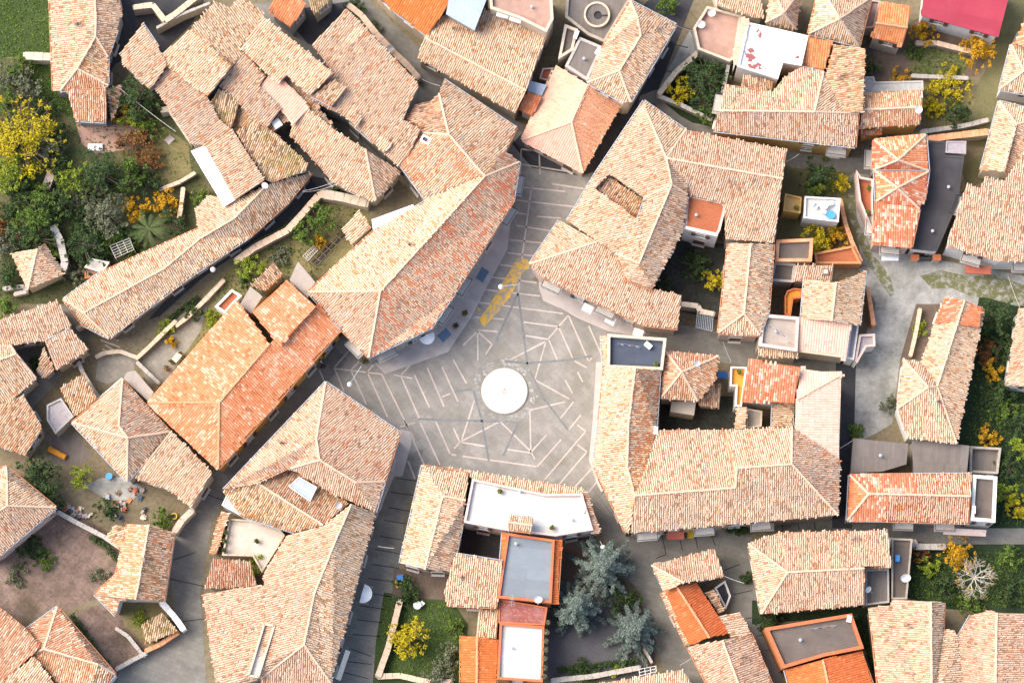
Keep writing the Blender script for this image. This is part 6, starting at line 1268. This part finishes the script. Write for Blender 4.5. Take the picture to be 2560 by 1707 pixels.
# black gate with two orange posts
x, y = at(2300, 650, 0); o = empty('gate', at(2312, 648, .8)+(0,)); tag(o, 'dark gate between two orange capped posts at the concrete road', 'gate'); b = MB(); b.box(0, 0, 0, 1.5, 1.5, .1); link('gate_leaf', b.mesh('gate_leaf', ['iron']), o)
for s in (-1.1, 1.1): b = MB(); b.box(s, 0, 0, 1.8, .7, .5); b.box(s, 0, 1.8, 1.9, .8, .6, 0, 1); link('gate_post', b.mesh('gate_post', ['wall_beige', 'parapet_orange']), o)
# people by the orange house
def person(label, px, py, rz, shirt, trousers, arm=.2):
    x, y = at(px, py, .9); me = bpy.data.meshes.new('person')
    V = [(0, 0, .95), (0, 0, 1.18), (0, .01, 1.42), (0, .0, 1.54), (0, -.01, 1.64), (0, -.01, 1.74), (.09, 0, .9), (.1, -.03, .48), (.1, .02, .09), (.1, -.13, .04), (-.09, 0, .9), (-.1, .05, .48), (-.1, .12, .09), (-.1, -.02, .04), (.19, 0, 1.4), (.25, .02, 1.13), (.24, -.1-arm, .95), (.24, -.14-arm, .87), (-.19, 0, 1.4), (-.25, .03, 1.13), (-.25, -.06, .92), (-.25, -.09, .84)]
    E = [(0, 1), (1, 2), (2, 3), (3, 4), (4, 5), (0, 6), (6, 7), (7, 8), (8, 9), (0, 10), (10, 11), (11, 12), (12, 13), (2, 14), (14, 15), (15, 16), (16, 17), (2, 18), (18, 19), (19, 20), (20, 21)]
    Rr = [.15, .14, .16, .06, .09, .09, .1, .07, .05, .045, .1, .07, .05, .045, .075, .05, .035, .035, .075, .05, .035, .035]
    me.from_pydata(V, E, []); o = bpy.data.objects.new('person', me); C.objects.link(o); o.location = (x, y, 0); o.rotation_euler = (0, 0, rz); sk = o.modifiers.new('skin', 'SKIN')
    for i, r in enumerate(Rr): me.skin_vertices[0].data[i].radius = (r, r*.75)
    me.skin_vertices[0].data[0].use_root = True; o.modifiers.new('sub', 'SUBSURF').levels = 1; o.modifiers['sub'].render_levels = 1
    me.materials.append(MATS[shirt]); tag(o, label, 'person')
    b = MB(); b.cyl(0, .01, 1.7, 1.79, .105, .06, 12); b.cyl(0, .03, 1.6, 1.7, .1, .107, 12); link('hair', b.mesh('hair', ['hair']), o)
    b = MB()
    for s, yy in ((.1, -.03), (-.1, .05)): b.tube((s*.95, 0, .92), (s, yy, .46), .11, .085, 10); b.tube((s, yy, .46), (s, .02 if s > 0 else .12, .08), .085, .065, 10)
    link('trousers', b.mesh('trousers', [trousers]), o)
    b = MB(); b.cyl(0, -.075, 1.62, 1.68, .03, .02, 8); link('face', b.mesh('face', ['skin']), o)
person('person in a white and blue top standing by the orange house wall', 801, 902, 2.2, 'cloth_white', 'cloth_blue'); person('person in dark clothes standing nearest the piazza by the orange house', 807, 916, .6, 'cloth_dark', 'cloth_dark', .05); person('person in a yellow jacket close to the orange house door', 813, 888, 1.4, 'yellow', 'cloth_dark')
# clutter that terraces collect: flue pipes, drain grates, laundry
for lb, px, py in (('short flue pipe on the blue grey roof terrace', 1290, 1360), ('short flue pipe on the white piazza terrace', 1300, 1230), ('flue pipe on the white piazza terrace near its east rim', 1430, 1300), ('flue pipe on the brown framed terrace', 2000, 1600), ('flue pipe on the long black roof', 2370, 470), ('second flue pipe on the long black roof', 2330, 580), ('flue pipe on the corrugated roof behind the half orange house', 2200, 1140), ('flue pipe on the beige terrace by the ribbed roof', 1940, 830), ('flue pipe on the pinkish top terrace', 1330, 20), ('flue pipe on the plain grey brown roof', 1460, 150), ('flue pipe on the terracotta piazza block terrace', 1740, 540), ('flue pipe on the white flower pot terrace', 1280, 1620)):
    p = hit(px, py); o = empty('flue_pipe', p); tag(o, lb, 'pipe'); b = MB(); b.cyl(0, 0, -.1, .55, .09, .09, 10); link('pipe', b.mesh('pipe', ['galv']), o); b = MB(); b.cyl(0, 0, .6, .66, .17, .06, 10); b.cyl(0, 0, .52, .6, .05, .05, 6); link('cowl', b.mesh('cowl', ['galv']), o)
def laundry(label, a, c, z):
    p, q = Vector(P3(*a, z+1.6)), Vector(P3(*c, z+1.6)); o = empty('washing_line', (p.x, p.y, z)); tag(o, label, 'washing line'); d = q-p; b = MB(); b.tube((0, 0, 0), (0, 0, 1.6), .025); b.tube((d.x, d.y, 0), (d.x, d.y, 1.6), .025); b.tube((0, 0, 1.58), (d.x, d.y, 1.58), .012); link('line', b.mesh('line', ['galv']), o)
    for i in range(5):
        f0, f1 = .1+i*.17, .1+i*.17+.12; b = MB(); u, v = d*f0, d*f1; b.add([(u.x, u.y, 1.58), (v.x, v.y, 1.58), (v.x+.12, v.y-.05, .9), (u.x+.1, u.y-.05, .95)], [(0, 1, 2, 3)]); link('cloth', b.mesh('cloth', [('white', 'cloth_blue', 'cream', 'dirtyred', 'cloth_white')[i]]), o)
laundry('washing line on the beige terrace by the ribbed roof', (1925, 810), (1975, 850), 5.2); laundry('washing line on the blue floored roof terrace', (1545, 858), (1600, 866), 6.0); laundry('washing line on the brown framed terrace', (2030, 1570), (2090, 1562), 5.0); laundry('washing line in the junk yard', (300, 1205), (345, 1235), 0)
for lb, px, py, zz in (('potted plant in the corner of the white piazza terrace', 1380, 1318, 5.6), ('potted plant at the north rim of the white piazza terrace', 1250, 1228, 5.6), ('potted plant on the ochre terrace', 1990, 520, 3.6), ('potted plant on the bright orange terrace', 1848, 930, 4.2), ('potted plant on the curved terracotta terrace', 2168, 530, 2.8), ('second potted plant on the curved terracotta terrace', 2172, 470, 2.8), ('potted plant on the blue floored terrace', 1640, 910, 6.0), ('potted plant by the street door of the orange house', 700, 985, 0), ('potted plant by the front of the wide sand coloured house', 2060, 398, 0), ('potted plant at the foot of the striped street house', 1780, 1338, 0)): pot(lb, px, py, .22, 'leaf_green', zz)
# grass tufts over the lawns: nobody could count them
V, F = [], []
def tufts(pts, n, s):
    Q = [at(x, y, 0) for x, y in pxs(pts)]; xs = [p[0] for p in Q]; ys = [p[1] for p in Q]; out = []
    while len(out) < n:
        x, y = rng.uniform(min(xs), max(xs)), rng.uniform(min(ys), max(ys))
        if inpoly(x, y, Q): out.append((x, y, .05))
    return out
gp = []
for pts, n in (('-60,-60 122,-60 132,225 172,235 185,300 90,240 60,140 -60,150', 3000), ('-60,150 90,170 190,290 420,260 480,360 540,520 260,670 160,740 -60,780', 3500), ('960,1500 1130,1510 1160,1570 1155,1700 950,1690', 2200), ('2290,1380 2620,1380 2620,1520 2350,1510 2280,1490', 3000), ('2470,760 2620,980 2620,1310 2480,1310 2410,1120', 3000), ('560,690 720,540 800,500 920,510 780,710 590,800 480,880', 1500), ('2310,112 2425,128 2410,190 2280,190', 700)): gp += tufts(pts, n, .2)
V, F = leaf_cards(gp, [.14]*len(gp), len(gp)*2, .11, .5, .4); V[:, 2] = np.maximum(V[:, 2], .02); tag(link('grass', mesh_np('grass', V, F, 'leaf_green')), 'short grass growing over the lawns and gardens', 'grass', kind='stuff')
